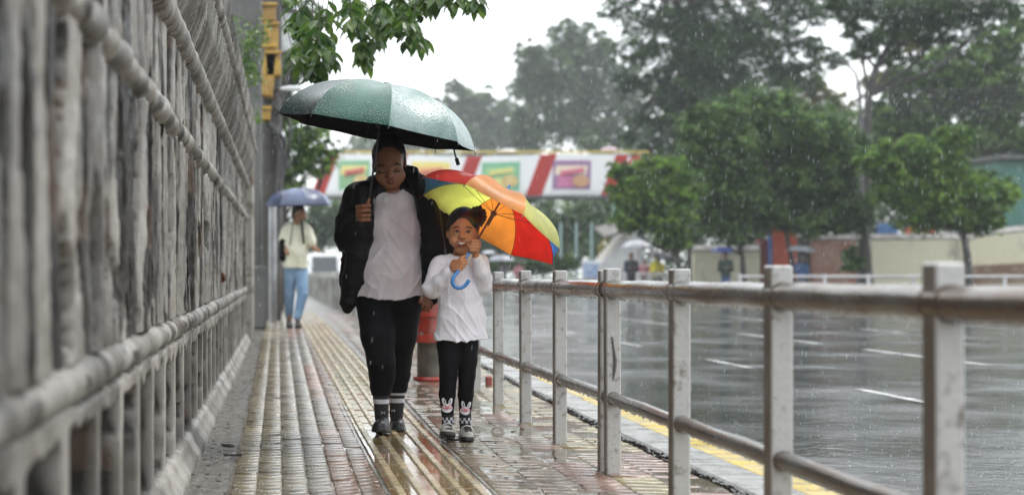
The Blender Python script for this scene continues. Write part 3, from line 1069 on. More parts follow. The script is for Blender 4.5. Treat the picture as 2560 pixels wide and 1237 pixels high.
def col_w(V):
    c = np.tile(np.array((.25, .11, .058)), (len(V), 1))
    mo = w(977.5, 454.5, -46)
    lip = np.exp(-(((V[:, 0] - mo.x) / (10 * s)) ** 4 + ((V[:, 2] - mo.z) / (5 * s)) ** 4)) * (V[:, 1] < 8.60)
    c = c * (1 - lip[:, None]) + np.array((.17, .045, .035)) * lip[:, None]
    return c


body_w = sdf_obj(B, 'body', M_skin_w, wom, col_w)
# brows, lashes
b = MB()
b.tube(S((943, 417, -41), (952, 412.5, -45), (962, 415, -45)), [1.2 * s, 2 * s, 1.4 * s], 6)
b.tube(S((984, 413, -45), (994, 409, -45), (1003, 413, -40)), [1.4 * s, 2 * s, 1.2 * s], 6)
b.tube(S((945, 429, -45.5), (950, 431.6, -49.5), (956, 432.4, -50.5), (963, 430.5, -49)), 1.5 * s, 6)
b.tube(S((984, 427.8, -49), (990, 429.6, -50.5), (996, 428.6, -49), (1001, 425.8, -44.5)), 1.5 * s, 6)
b.build('brows_and_lashes', M_lash, wom)
# hair drawn back
H_ = SDF((w(915, 0).x, 8.45, w(0, 470).z), (w(1035, 0).x, 8.95, w(0, 330).z), .0035)
H_.ell(w(972, 388, 16), (43 * s, 50 * s, 50 * s), 0)
H_.ell(w(972, 350, 22), (30 * s, 28 * s, 22 * s), 8 * s)
H_.cap(w(939, 392, -2), w(936, 428, 6), 8 * s, 4 * s, 6 * s)
H_.cap(w(1008, 390, -2), w(1012, 404, 4), 7 * s, 4 * s, 6 * s)
H_.ell(w(974, 450, -50), (34 * s, 52 * s, 53 * s), 3 * s, 'cut')
H_.field(lambda x, y, z: .0015 * np.sin(x * 900 + 3 * np.sin(z * 40)), 'add')
sdf_obj(H_, 'hair', M_hair, wom)
# T-shirt
T_ = SDF((w(860, 0).x, 8.30, w(0, 780).z), (w(1100, 0).x, 9.0, w(0, 460).z), .004)
T_.cap(w(930, 492, 16), w(1045, 488, 16), 27 * s, 27 * s, 12 * s)
T_.cap(w(987, 520, 12), w(984, 585, 8), 57 * s, 66 * s, 14 * s, 1.25)
T_.ell(w(960, 570, -18), (30 * s, 26 * s, 34 * s), 26 * s); T_.ell(w(1014, 568, -18), (30 * s, 26 * s, 34 * s), 26 * s)
T_.cap(w(984, 585, 10), w(975, 670, 4), 62 * s, 78 * s, 14 * s, 1.25)
T_.cap(w(975, 670, 4), w(973, 760, 8), 78 * s, 88 * s, 14 * s, 1.25)
T_.ell(w(981, 459, -22), (31 * s, 60 * s, 25 * s), 5 * s, 'cut')
zl, zr = w(0, 741).z, w(0, 735).z
xm = w(972, 0).x
T_.field(lambda x, y, z: (zl - .012 * np.cos((x - xm) * 14) + .05 * (x - xm) ** 1 * .25) - z + 0 * y, 'cut')
T_.field(lambda x, y, z: -folds(x, y, z, .0065, 78, .4) * sst(w(0, 495).z, w(0, 560).z, z) - .0035 * np.maximum(0, np.sin(x * 55 - z * 12)) ** 2, 'add')
sdf_obj(T_, 'tshirt', M_teew, wom)
# leggings
L_ = SDF((w(870, 0).x, 8.25, w(0, 1000).z), (w(1075, 0).x, 9.15, w(0, 690).z), .004)
L_.cap(w(944, 735, 10), w(1003, 735, 14), 58 * s, 54 * s, 12 * s, 1.25)
L_.chain(S((938, 760, 8), (945, 840, -14), (953, 905, -24), (955, 938, -16), (953, 966, -10), (952, 987, -8)), [q * s for q in (48, 42, 34, 31, 26, 22)], 10 * s)
L_.chain(S((1008, 760, 15), (1002, 840, 42), (997, 905, 68), (997, 936, 84), (994, 964, 96), (992, 987, 105)), [q * s for q in (46, 39, 31, 28, 24, 21)], 10 * s)
L_.field(lambda x, y, z: w(0, 988).z - z + 0 * x + 0 * y, 'cut')
sdf_obj(L_, 'leggings', M_legg, wom)


def sock(name, parent, pts, rs, bands, base, band):
    """bands: list of (z0, z1) in world heights painted in the second colour"""
    x0 = min(p.x for p in pts) - .08; x1 = max(p.x for p in pts) + .08
    y0 = min(p.y for p in pts) - .08; y1 = max(p.y for p in pts) + .08
    q = SDF((x0, y0, min(p.z for p in pts) - .06), (x1, y1, max(p.z for p in pts) + .06), .003)
    q.chain(pts, rs, .006)
    zt = pts[0].z
    q.field(lambda x, y, z: z - zt + 0 * x + 0 * y, 'cut')
    def cf(V):
        c = np.tile(np.array(base), (len(V), 1))
        for z0, z1 in bands:
            c[(V[:, 2] > z0) & (V[:, 2] < z1)] = band
        return c
    return sdf_obj(q, name, M_sock, parent, cf)


M_sock = mat('sock_knit', (.5, .5, .5), rough=.8, attr='col')
zf = lambda py, Y: P(0, py, Y).z
for pts, Yk in ((S((952, 972, -10), (953, 1000, -8), (954, 1045, -6)), 8.62), (S((993, 970, 100), (992, 1000, 108), (991, 1040, 112)), 8.88)):
    d = 3 if Yk > 8.7 else 0
    sock('sock', wom, pts, (22.5 * s, 19.5 * s, 17 * s), ((zf(989 - d, Yk), zf(978 - d, Yk)), (zf(1008 - d, Yk), zf(997 - d, Yk))), (.014, .014, .016), (.62, .62, .68))


def shoe(parent, heel, toe, wd, ht, lift, upper, sole, strap=None, name='shoe'):
    """a shoe from heel to toe (world x,y at ground), toe raised by lift"""
    heel, toe = Vector(heel), Vector(toe)
    d = (toe - heel); Ln = d.length
    dz = Vector((0, 0, 1))
    side = d.cross(dz).normalized()
    q = SDF([min(heel[i], toe[i]) - .09 for i in range(2)] + [heel.z - .02], [max(heel[i], toe[i]) + .09 for i in range(2)] + [heel.z + ht + lift + .10], .0028)
    up = Vector((0, 0, lift))
    a = heel + d * .12 + dz * (wd * .62); m = heel + d * .5 + dz * (wd * .66) + up * .45; t = toe - d * .14 + dz * (wd * .52) + up * .92
    q.cap(a, m, wd * .80, wd * .86, .01); q.cap(m, t, wd * .86, wd * .80, .01)
    q.cap(heel + d * .20 + dz * wd * .6, heel + d * .27 + dz * ht, wd * .82, wd * .62, .012)
    q.cap(heel + d * .27 + dz * ht * .8, t + dz * .004, wd * .6, wd * .5, .015)
    q.field(lambda x, y, z: (heel.z + .006 + lift * (((x - heel.x) * d.x + (y - heel.y) * d.y) / Ln ** 2)) - z, 'cut')
    sh = sdf_obj(q, name, upper, parent)
    q = SDF([min(heel[i], toe[i]) - .09 for i in range(2)] + [heel.z - .03], [max(heel[i], toe[i]) + .09 for i in range(2)] + [heel.z + .09 + lift], .0028)
    q.cap(a - dz * wd * .35, m - dz * wd * .35, wd * .90, wd * .98, .01); q.cap(m - dz * wd * .35, t - dz * wd * .3, wd * .98, wd * .92, .01)
    q.field(lambda x, y, z: np.maximum((heel.z + lift * (((x - heel.x) * d.x + (y - heel.y) * d.y) / Ln ** 2)) - z, z - (heel.z + .022 + lift * (((x - heel.x) * d.x + (y - heel.y) * d.y) / Ln ** 2))), 'cut')
    sdf_obj(q, 'sole', sole, sh)
    return sh, t


def ground_pt(px, Y, z=0): return Vector(((px - VX) * Y / F, Y, z))


shA, tA = shoe(wom, ground_pt(960, 8.70, .004), ground_pt(947, 8.47, .004), .047, .095, .030, M_blackrub, M_blackrub)
shB, tB = shoe(wom, ground_pt(990, 9.02, .002), ground_pt(997, 8.79, .002), .045, .09, .004, M_blackrub, M_blackrub)
# small white M on each sock front
def letterM(c, wd, h, parent, m):
    b = MB()
    pts = [(-.5, -.5), (-.5, .5), (0, -.05), (.5, .5), (.5, -.5)]
    b.tube([Vector(c) + Vector((x * wd, 0, z * h)) for x, z in pts], .0016, 5)
    return b.build('letter_mark', m, parent)


letterM(P(958, 1031, 8.535), .016, .013, wom, M_white)
letterM(P(983, 1026, 8.825), .015, .013, wom, M_white)

# raincoat, open at the front
J = SDF((w(815, 0).x, 8.25, w(0, 800).z), (w(1150, 0).x, 9.05, w(0, 400).z), .004)
J.ell(w(985, 560, 55), (90 * s, 30 * s, 110 * s), 0)
J.cap(w(985, 600, 58), w(978, 740, 60), 85 * s, 80 * s, 12 * s, 2.2)
J.cap(w(900, 486, 16), w(1078, 478, 16), 27 * s, 27 * s, 10 * s)
J.chain(S((895, 486, 12), (872, 556, 8), (868, 592, 0)), [q * s for q in (30, 31, 32)], 8 * s)
J.chain(S((868, 592, 0), (884, 574, -22), (896, 560, -36)), [q * s for q in (30, 26, 22)], 8 * s)
J.chain(S((908, 478, -20), (906, 560, -28), (893, 640, -26), (882, 700, -16), (872, 752, -8), (868, 772, -4)), [q * s for q in (24, 26, 25, 24, 15, 5)], 8 * s)
J.chain(S((884, 640, 20), (874, 700, 20), (870, 745, 14)), [q * s for q in (26, 22, 12)], 10 * s)
J.chain(S((1058, 462, -14), (1074, 540, -26), (1084, 620, -24), (1086, 700, -14), (1082, 735, -4)), [q * s for q in (20, 24, 26, 25, 18)], 8 * s)
J.chain(S((1082, 486, 12), (1106, 606, 14), (1094, 690, -2), (1089, 712, -4)), [q * s for q in (30, 31, 22, 19)], 8 * s)
J.chain(S((1000, 425, 34), (1022, 436, 12), (1042, 455, -14), (1050, 480, -26)), [q * s for q in (12, 15, 15, 13)], 6 * s)
J.chain(S((958, 440, 34), (936, 456, 14), (918, 470, -10), (920, 495, -26)), [q * s for q in (10, 12, 13, 10)], 6 * s)
J.field(lambda x, y, z: -folds(x, y, z, .009, 55, 1.1) - folds(z, y, x, .004, 80, 2.0), 'add')
J.ell(w(985, 600, -30), (40 * s, 50 * s, 150 * s), 0, 'cut')
sdf_obj(J, 'raincoat', M_jack, wom)

# ---- girl
s2, w2 = frame(8.32)
s = s2
w = w2
kid = thing('person', (w(1148, 1100).x, 8.32, 0), 'smiling girl in white long-sleeved shirt and black leggings with rabbit patches, holding a rainbow umbrella', 'person')
B = SDF((w(1045, 0).x, 7.98, -.02), (w(1240, 0).x, 8.62, w(0, 505).z), .003)
B.ell(w(1158, 566, 8), (37 * s, 44 * s, 44 * s), 0)
B.ell(w(1155, 590, -8), (34 * s, 34 * s, 36 * s), 8 * s)
B.ell(w(1153, 624, -24), (15 * s, 14 * s, 10 * s), 10 * s)
B.ell(w(1136, 603, -26), (13 * s, 13 * s, 12 * s), 7 * s); B.ell(w(1173, 603, -25), (13 * s, 13 * s, 12 * s), 7 * s)
B.ell(w(1142, 580, -46), (9 * s, 7 * s, 6.5 * s), 4 * s, 'cut'); B.ell(w(1171, 581, -45), (9 * s, 7 * s, 6.5 * s), 4 * s, 'cut')
B.cap(w(1155, 580, -40), w(1154.5, 592, -47), 3.2 * s, 5.2 * s, 5 * s)
B.ell(w(1149, 594, -43), (3.6 * s, 4 * s, 3.2 * s), 3 * s); B.ell(w(1160, 594, -43), (3.6 * s, 4 * s, 3.2 * s), 3 * s)
B.ell(w(1153.5, 608, -40), (13 * s, 6 * s, 7 * s), 5 * s)
B.chain(S_ := [w(x, y, d) for x, y, d in ((1141.5, 602.5, -37.5), (1148, 604.3, -43), (1154, 605, -44), (1160, 604.3, -43), (1166.5, 602.5, -37))], [1.6 * s] * 5, 1 * s)
B.chain([w(x, y, d) for x, y, d in ((1141.5, 603, -37.5), (1147, 610.5, -42), (1154, 613.5, -43.5), (1161, 610.5, -42), (1166.5, 603, -37))], [1.8 * s] * 5, 1 * s)
B.ell(w(1119, 585, 6), (4 * s, 8 * s, 11 * s), 3 * s); B.ell(w(1194, 583, 8), (4 * s, 8 * s, 11 * s), 3 * s)
B.cap(w(1152, 612, 16), w(1149, 656, 16), 16 * s, 19 * s, 7 * s)
B.cap(w(1110, 660, 10), w(1188, 656, 10), 17 * s, 17 * s, 10 * s)
B.cap(w(1150, 680, 8), w(1150, 790, 8), 38 * s, 40 * s, 12 * s, 1.4)
B.cap(w(1150, 790, 8), w(1148, 825, 8), 38 * s, 28 * s, 12 * s, 1.7)
B.chain([w(*p) for p in ((1100, 664, 8), (1082, 724, -4), (1122, 686, -44), (1130, 676, -52))], [q * s for q in (14, 13, 10, 9)], 6 * s)
B.chain([w(*p) for p in ((1200, 660, 8), (1210, 715, -8), (1192, 650, -50), (1190, 638, -56))], [q * s for q in (14, 13, 10, 9)], 6 * s)
# her right hand round the lower shaft
B.ell(w(1138, 664, -64), (14 * s, 9 * s, 14 * s), 5 * s)
for yy, x0, x1 in ((650, 1141, 1166), (657.5, 1143, 1167), (665, 1142, 1162), (672, 1140, 1156)):
    B.chain([w(1133, yy + 3, -68), w((x0 + x1) / 2, yy + 1.5, -80), w(x1 - 2, yy, -78), w(x1 - 1, yy + .5, -68)], [q * s for q in (4.5, 4.4, 4.0, 3.5)], 1.2 * s)
B.chain([w(1140, 656, -66), w(1154, 645, -74), w(1163, 640, -72)], [q * s for q in (5, 4.4, 3.6)], 2 * s)
# her left hand higher up
B.ell(w(1190, 617, -62), (11 * s, 9 * s, 15 * s), 5 * s)
for yy, x0, x1 in ((603, 1180, 1198), (610.5, 1178, 1199), (618, 1177, 1198), (625.5, 1177, 1195)):
    B.chain([w(x1, yy + 1, -62), w(x1 - 5, yy, -76), w(x0 + 1, yy, -77), w(x0 - 2, yy + 1, -69)], [q * s for q in (4.2, 4.3, 4.0, 3.4)], 1.2 * s)
B.chain([w(1186, 628, -62), w(1175, 622, -72), w(1171, 612, -73)], [q * s for q in (4.8, 4.2, 3.5)], 2 * s)
B.chain([w(*p) for p in ((1126, 860, 4), (1122, 935, -8), (1119, 975, -2), (1119, 1060, 4))], [q * s for q in (24, 17, 15, 9)], 6 * s)
B.chain([w(*p) for p in ((1172, 860, 6), (1168, 935, 8), (1165, 975, 16), (1163, 1055, 22))], [q * s for q in (23, 16, 15, 9)], 6 * s)


def col_k(V):
    c = np.tile(np.array((.50, .23, .115)), (len(V), 1))
    for (x, y, rx, ry, cc) in ((1154, 605, 11, 2.2, (.26, .08, .06)), (1154, 613.5, 9.5, 2.6, (.28, .08, .06))):
        mo = w(x, y, -44)
        lip = np.exp(-(((V[:, 0] - mo.x) / (rx * s)) ** 4 + ((V[:, 2] - mo.z) / (ry * s)) ** 4)) * (V[:, 1] < 8.26)
        c = c * (1 - lip[:, None]) + np.array(cc) * lip[:, None]
    return c


sdf_obj(B, 'body', M_skin_w, kid, col_k)
for (ex, ey, d) in ((1142, 580, -36.5), (1171, 581, -35.5)):
    e = MB().lathe(w(ex, ey, d + 3), [(max(1e-4, 6 * s * math.sin(math.pi * i / 10)), -4.4 * s * math.cos(math.pi * i / 10)) for i in range(11)], 14).build('eye', M_eye, kid, smooth=True)
    MB().blob(w(ex + .8, ey - .3, d - 1.4), 2.9 * s, 8).build('iris', M_iris, e, smooth=True)
b = MB()
for x in (1142, 1171):
    b.tube([w(x - 7.5, 581.5, -39.5), w(x - 3, 576.6, -42), w(x + 2, 576.2, -42), w(x + 7, 579, -40)], [.9 * s, 1.3 * s, 1.3 * s, .9 * s], 6)
b.tube([w(1132, 571, -39), w(1140, 566.5, -42), w(1149, 569, -43)], [1 * s, 1.7 * s, 1.2 * s], 6)
b.tube([w(1164, 569, -43), w(1173, 567, -42), w(1181, 572, -38)], [1.2 * s, 1.7 * s, 1 * s], 6)
b.build('brows_and_lashes', M_lash, kid)
def mouth_strip(name, xs, up, lo_, ds, m, fwd):
    b = MB(); n = len(xs)
    b.add([w(x, y, d - fwd) for x, y, d in zip(xs, up, ds)] + [w(x, y, d - fwd) for x, y, d in zip(xs, lo_, ds)], [(i, n + i, n + i + 1, i + 1) for i in range(n - 1)])
    return b.build(name, m, kid, smooth=True)


mx_ = [1142.5, 1145.5, 1149, 1154, 1159, 1162.5, 1165.5]
md_ = [-40.5, -43.5, -45.8, -47, -45.8, -43.5, -40.5]
mouth_strip('open_mouth', mx_, [603.2, 604.2, 605.4, 606, 605.4, 604.2, 603.2], [603.8, 608, 611.3, 612.8, 611.3, 608, 603.8], md_, mat('mouth_inside', (.06, .012, .01), rough=.5), 2.2)
mouth_strip('teeth', mx_[1:-1], [604.6, 605.8, 606.3, 605.8, 604.6], [606.8, 609.2, 610.2, 609.2, 606.8], md_[1:-1], M_teeth, 3.0)
b = MB()
b.tube([w(x, y, d - 2.4) for x, y, d in zip(mx_, [602.9, 603.6, 604.6, 605.1, 604.6, 603.6, 602.9], md_)], [.5 * s, 1.0 * s, 1.3 * s, 1.2 * s, 1.3 * s, 1.0 * s, .5 * s], 6)
b.tube([w(x, y, d - 2.4) for x, y, d in zip(mx_, [603.2, 608.6, 612.3, 613.9, 612.3, 608.6, 603.2], md_)], [.5 * s, 1.1 * s, 1.5 * s, 1.7 * s, 1.5 * s, 1.1 * s, .5 * s], 6)
b.build('lips', mat('child_lip', (.30, .09, .065), rough=.35), kid, smooth=True)
H_ = SDF((w(1108, 0).x, 8.1, w(0, 620).z), (w(1212, 0).x, 8.55, w(0, 508).z), .003)
H_.ell(w(1159, 560, 12), (41.5 * s, 47 * s, 44 * s), 0)
H_.cap(w(1124, 566, -2), w(1121, 588, 4), 6 * s, 3 * s, 4 * s)
H_.ell(w(1156, 606, -52), (36 * s, 52 * s, 66 * s), 3 * s, 'cut')
H_.ell(w(1190, 545, 5), (14 * s, 14 * s, 14 * s), 5 * s)
sdf_obj(H_, 'hair', M_hair, kid)
# dark flower hair tie: layered petals
b = MB()
fc = w(1192, 541, -14)
rr = random.Random(4)
for ring, (n_, rad, tilt) in enumerate(((16, 29, .12), (14, 25, .42), (11, 19, .8), (7, 12, 1.15))):
    for i in range(n_):
        a_ = 2 * math.pi * (i + .5 * ring) / n_ + rr.uniform(-.1, .1)
        rd = rad * s * rr.uniform(.88, 1.1)
        dr_ = Vector((math.cos(a_) * math.cos(tilt), -math.sin(tilt) - .1, math.sin(a_) * math.cos(tilt)))
        sd_ = Vector((-math.sin(a_), 0, math.cos(a_)))
        nm = dr_.cross(sd_).normalized()
        wdt = rad * s * .26
        V_ = [fc, fc + dr_ * rd * .45 + sd_ * wdt, fc + dr_ * rd * .8 + sd_ * wdt * .8, fc + dr_ * rd, fc + dr_ * rd * .8 - sd_ * wdt * .8, fc + dr_ * rd * .45 - sd_ * wdt, fc + dr_ * rd * .5 + nm * .004]
        b.add(V_, [(0, 1, 6), (1, 2, 6), (2, 3, 6), (3, 4, 6), (4, 5, 6), (5, 0, 6)])
b.build('flower_hair_tie', mat('dark_petals', (.022, .010, .012), (.05, .012, .01), sc=30, rough=.5), kid)

T_ = SDF((w(1040, 0).x, 7.95, w(0, 870).z), (w(1245, 0).x, 8.62, w(0, 612).z), .0032)
T_.cap(w(1102, 658, 10), w(1196, 655, 10), 19 * s, 19 * s, 10 * s)
T_.cap(w(1149, 675, 6), w(1150, 735, 4), 45 * s, 50 * s, 12 * s, 1.3)
T_.cap(w(1150, 735, 4), w(1153, 800, 4), 50 * s, 57 * s, 12 * s, 1.3)
T_.cap(w(1153, 800, 4), w(1153, 862, 4), 57 * s, 68 * s, 12 * s, 1.3)
T_.chain([w(*p) for p in ((1098, 662, 8), (1086, 700, 0), (1079, 722, -6))], [q * s for q in (20, 20, 22)], 6 * s)
T_.chain([w(*p) for p in ((1079, 722, -6), (1100, 704, -28), (1124, 680, -46))], [q * s for q in (22, 18, 14)], 6 * s)
T_.chain([w(*p) for p in ((1200, 660, 8), (1208, 696, -2), (1209, 716, -10))], [q * s for q in (20, 20, 20)], 6 * s)
T_.chain([w(*p) for p in ((1209, 716, -10), (1202, 680, -36), (1193, 648, -50))], [q * s for q in (19, 17, 14)], 6 * s)
T_.ell(w(1148, 628, -10), (23 * s, 40 * s, 14 * s), 4 * s, 'cut')
T_.field(lambda x, y, z: (w(0, 848).z - .006 * np.sin(x * 22)) - z + 0 * y, 'cut')
T_.field(lambda x, y, z: -folds(x, y, z, .0050, 105, 2.2) - .003 * np.maximum(0, np.sin(x * 70 + 5 * np.sin(z * 12))) ** 3 * (z < w(0, 740).z), 'add')
sdf_obj(T_, 'shirt', M_teec, kid)
L_ = SDF((w(1075, 0).x, 8.05, w(0, 1065).z), (w(1215, 0).x, 8.65, w(0, 800).z), .0035)
L_.cap(w(1130, 830, 8), w(1168, 830, 8), 36 * s, 34 * s, 10 * s, 1.2)
L_.chain([w(*p) for p in ((1122, 860, 4), (1123, 900, -4), (1121, 938, -8), (1118, 985, -2), (1119, 1046, 4))], [q * s for q in (31, 26, 22, 20.5, 14)], 5 * s)
L_.chain([w(*p) for p in ((1170, 860, 6), (1169, 900, 6), (1167, 938, 8), (1164, 985, 16), (1163, 1040, 22))], [q * s for q in (27, 24, 21, 19.5, 14)], 5 * s)
L_.field(lambda x, y, z: w(0, 1042).z - z + 0 * x + 0 * y, 'cut')
sdf_obj(L_, 'leggings', M_legg, kid)


def rabbit(cx, cy, Y, sc, tilt, parent, m):
    """flat cloth patch: a rabbit face with long ears and pink rings round the eyes"""
    q = sc * Y / F
    def lp(x, y, d): 
        xr = x * math.cos(tilt) - y * math.sin(tilt); yr = x * math.sin(tilt) + y * math.cos(tilt)
        v = P(cx + xr * sc, cy + yr * sc, Y); v.y -= d - .0006 * (xr * sc) ** 2 * .12
        return v
    def disc(x, y, rx, ry, d, b, rot=0):
        V_ = [lp(x, y, d)]
        for i in range(18):
            a_ = 2 * math.pi * i / 18
            ux, uy = rx * math.cos(a_), ry * math.sin(a_)
            V_.append(lp(x + ux * math.cos(rot) - uy * math.sin(rot), y + ux * math.sin(rot) + uy * math.cos(rot), d))
        b.add(V_, [(0, 1 + (i + 1) % 18, 1 + i) for i in range(18)])
    b = MB(); disc(0, 7, 14, 11, 0, b); disc(-7.5, -9, 4.6, 10.5, 0, b, -.3); disc(8.5, -9, 4.6, 10.5, 0, b, .35)
    r_ = b.build('rabbit_patch', m, parent)
    b = MB(); disc(-6.5, 4, 6.5, 5.5, .0012, b); disc(7, 4, 6.5, 5.5, .0012, b); disc(0, 6, 5, 4, .0012, b)
    b.build('pink_rings', M_pink, r_)
    b = MB(); disc(-7.5, 3.5, 3, 3, .0024, b); disc(8, 3.5, 3, 3, .0024, b)
    b.build('eye_dots', M_white, r_)
    b = MB(); disc(-7.5, 3.8, 1.1, 1.1, .0034, b); disc(8, 3.8, 1.1, 1.1, .0034, b); disc(.5, 8, 1.1, 1.1, .0034, b); disc(-6.5, -9, 1.2, 5.5, .0018, b, -.3); disc(7.5, -9, 1.2, 5.5, .0018, b, .35)
    b.build('stitching', M_legg, r_)


M_pink = mat('pink_felt', (.62, .22, .24), rough=.8)
rabbit(1118, 1013, 8.268, 1.0, 0.0, kid, M_white)
rabbit(1164, 1020, 8.305, .92, .12, kid, M_white)
for pts, Yk in (([w(1119, 1034, 2), w(1119, 1050, 3), w(1119, 1070, 4)], 8.3), ([w(1163, 1034, 20), w(1163, 1050, 22), w(1163, 1066, 22)], 8.36)):
    q = SDF((pts[0].x - .06, pts[0].y - .07, pts[2].z - .03), (pts[0].x + .06, pts[0].y + .07, pts[0].z + .03), .0028)
    q.chain(pts, (15.5 * s, 15 * s, 14 * s), .004)
    zt = pts[0].z
    q.field(lambda x, y, z: z - zt + 0 * x + 0 * y, 'cut')
    def cf(V, pts=pts, Yk=Yk):
        c = np.tile(np.array((.014, .014, .02)), (len(V), 1))
        zt_, zb_ = zf(1043, Yk), zf(1056, Yk)
        band = (V[:, 2] < zt_) & (V[:, 2] > zb_)
        ck = (np.floor((V[:, 0] - pts[0].x) / (5.5 * s)) + np.floor((V[:, 2] - zb_) / (6.5 * s))) % 2 == 0
        c[band & ck] = (.6, .6, .66)
        return c
    sdf_obj(q, 'sock', M_sock, kid, cf)
M_shoew = mat('grey_white_leather', (.52, .50, .46), (.34, .33, .31), sc=18, rough=.4, rough2=.25, bump=.3, bsc=50, bdist=.003)
k1, t1 = shoe(kid, ground_pt(1120, 8.40, .006), ground_pt(1117, 8.20, .006), .040, .075, .035, M_shoew, M_blackrub)
k2, t2 = shoe(kid, ground_pt(1163, 8.46, .002), ground_pt(1169, 8.27, .002), .040, .075, .004, M_shoew, M_blackrub)
for kk, px, Y, dz in ((k1, 1119, 8.27, .018), (k2, 1167, 8.34, 0)):
    g = ground_pt(px, Y, 0)
    b = MB()
    b.tube([g + Vector((-.034, .012, .030 + dz)), g + Vector((-.030, .006, .052 + dz)), g + Vector((-.018, .0, .070 + dz)), g + Vector((.0, -.004, .076 + dz)), g + Vector((.018, .0, .070 + dz)), g + Vector((.030, .006, .052 + dz)), g + Vector((.034, .012, .030 + dz))], .0085, 10)
    b.build('strap', M_shoew, kk, smooth=True)
    b = MB()
    for i in range(3):
        b.tube([g + Vector((-.018, -.03 - .018 * i, .070 - .007 * i + dz)), g + Vector((.0, -.034 - .018 * i, .077 - .008 * i + dz)), g + Vector((.018, -.03 - .018 * i, .070 - .007 * i + dz))], .0045, 6)
    b.build('laces', M_blackrub, kk)

# ---- young man walking away
s, w = frame(22.6)
man = thing('person', (w(745, 815).x, 22.6, G(22.6)), 'young man in pale shirt and jeans walking away with a bag strap across his back', 'person')
M_skin_m = mat('man_skin', (.30, .16, .09), rough=.45)
B = SDF((w(690, 0).x, 22.1, w(0, 825).z), (w(800, 0).x, 23.1, w(0, 500).z), .009)
B.ell(w(748, 533, 0), (16 * s, 17 * s, 19 * s), 0); B.ell(w(757, 540, -4), (9 * s, 12 * s, 11 * s), 5 * s)
B.cap(w(745, 545, 2), w(742, 562, 2), 9 * s, 10 * s, 4 * s)
B.cap(w(722, 570, 0), w(758, 568, 0), 11 * s, 11 * s, 6 * s); B.cap(w(741, 580, 0), w(738, 660, 0), 24 * s, 24 * s, 8 * s, 1.3)
B.chain([w(*p) for p in ((764, 572, 0), (776, 605, -4), (785, 620, -14), (796, 627, -20))], [q * s for q in (9, 8, 6, 4)], 3 * s)
for i in range(4): B.cap(w(794, 623 + i * 2.5, -20), w(803, 622 + i * 2.5, -21), 1.8 * s, 1.5 * s, .6 * s)
B.cap(w(792, 622, -18), w(797, 617, -20), 2 * s, 1.5 * s, .6 * s)
B.chain([w(*p) for p in ((716, 574, 0), (710, 610, -6), (718, 632, -20))], [q * s for q in (9, 8, 6)], 3 * s)
B.chain([w(*p) for p in ((728, 670, 0), (724, 735, 14), (723, 800, 30))], [q * s for q in (15, 10, 7)], 4 * s)
B.chain([w(*p) for p in ((752, 670, 0), (757, 735, -18), (744, 798, -28))], [q * s for q in (15, 10, 7)], 4 * s)
sdf_obj(B, 'body', M_skin_m, man)
q = SDF((w(690, 0).x, 22.1, w(0, 690).z), (w(800, 0).x, 23.1, w(0, 550).z), .009)
q.cap(w(722, 572, 0), w(760, 570, 0), 13 * s, 13 * s, 6 * s)
q.cap(w(741, 585, 0), w(738, 625, 0), 26 * s, 29 * s, 8 * s, 1.3); q.cap(w(738, 625, 0), w(738, 668, 0), 29 * s, 31 * s, 8 * s, 1.3)
q.chain([w(*p) for p in ((766, 574, 0), (775, 598, -3), (778, 606, -5))], [v * s for v in (12, 12, 12)], 4 * s)
q.chain([w(*p) for p in ((715, 576, 0), (710, 600, -4), (709, 612, -6))], [v * s for v in (12, 12, 12)], 4 * s)
q.field(lambda x, y, z: w(0, 668).z - z + 0 * x + 0 * y, 'cut')
q.field(lambda x, y, z: -folds(x, y, z, .010, 45, 0), 'add')
sdf_obj(q, 'shirt', mat('cream_shirt', (.66, .65, .52), (.52, .51, .40), sc=3, rough=.8, bump=.3, bsc=8, bdist=.02), man)
q = SDF((w(690, 0).x, 22.1, w(0, 815).z), (w(800, 0).x, 23.1, w(0, 650).z), .009)
q.cap(w(728, 668, 0), w(750, 668, 0), 19 * s, 19 * s, 5 * s)
q.chain([w(*p) for p in ((727, 675, 0), (724, 735, 14), (723, 788, 30))], [v * s for v in (17, 13, 10)], 3 * s)
q.chain([w(*p) for p in ((753, 675, 0), (757, 735, -18), (744, 792, -28))], [v * s for v in (17, 13.5, 10)], 3 * s)
sdf_obj(q, 'jeans', mat('denim', (.14, .24, .38), (.22, .34, .48), sc=4, rough=.8, bump=.3, bsc=10, bdist=.02), man)
q = SDF((w(715, 0).x, 22.3, w(0, 555).z), (w(775, 0).x, 22.9, w(0, 508).z), .009)
q.ell(w(746, 528, 3), (18 * s, 19 * s, 18 * s), 0); q.ell(w(768, 545, -4), (11 * s, 22 * s, 17 * s), 0, 'cut'); q.cap(w(738, 535, 8), w(738, 546, 9), 11 * s, 8 * s, 3 * s)
sdf_obj(q, 'hair', M_hair, man)
MB().tube([w(753, 553, -16), w(756, 575, -27), w(760, 610, -28)], 3 * s, 8).build('bag_strap', M_blk_cloth, man)
MB().box(w(706, 625, -8), (.09, .16, .32), bev=.03).build('shoulder_bag', M_blk_cloth, man)
for x0, x1 in ((722, 722), (744, 747)):
    g = w(x0, 800, 0)
    shoe(man, Vector((g.x, 22.5 if x0 < 730 else 22.35, G(22.5))), Vector((g.x + .02, 22.72 if x0 < 730 else 22.62, G(22.5))), .05, .09, .0, M_blackrub, M_blackrub)
M_silver = [mat('silver_blue_nylon', c, tuple(v * 1.6 for v in c), sc=2, rough=.35, bump=.4, bsc=12, bdist=.01, coat=.15, spec=.4) for c in ((.035, .045, .085), (.08, .10, .16))]
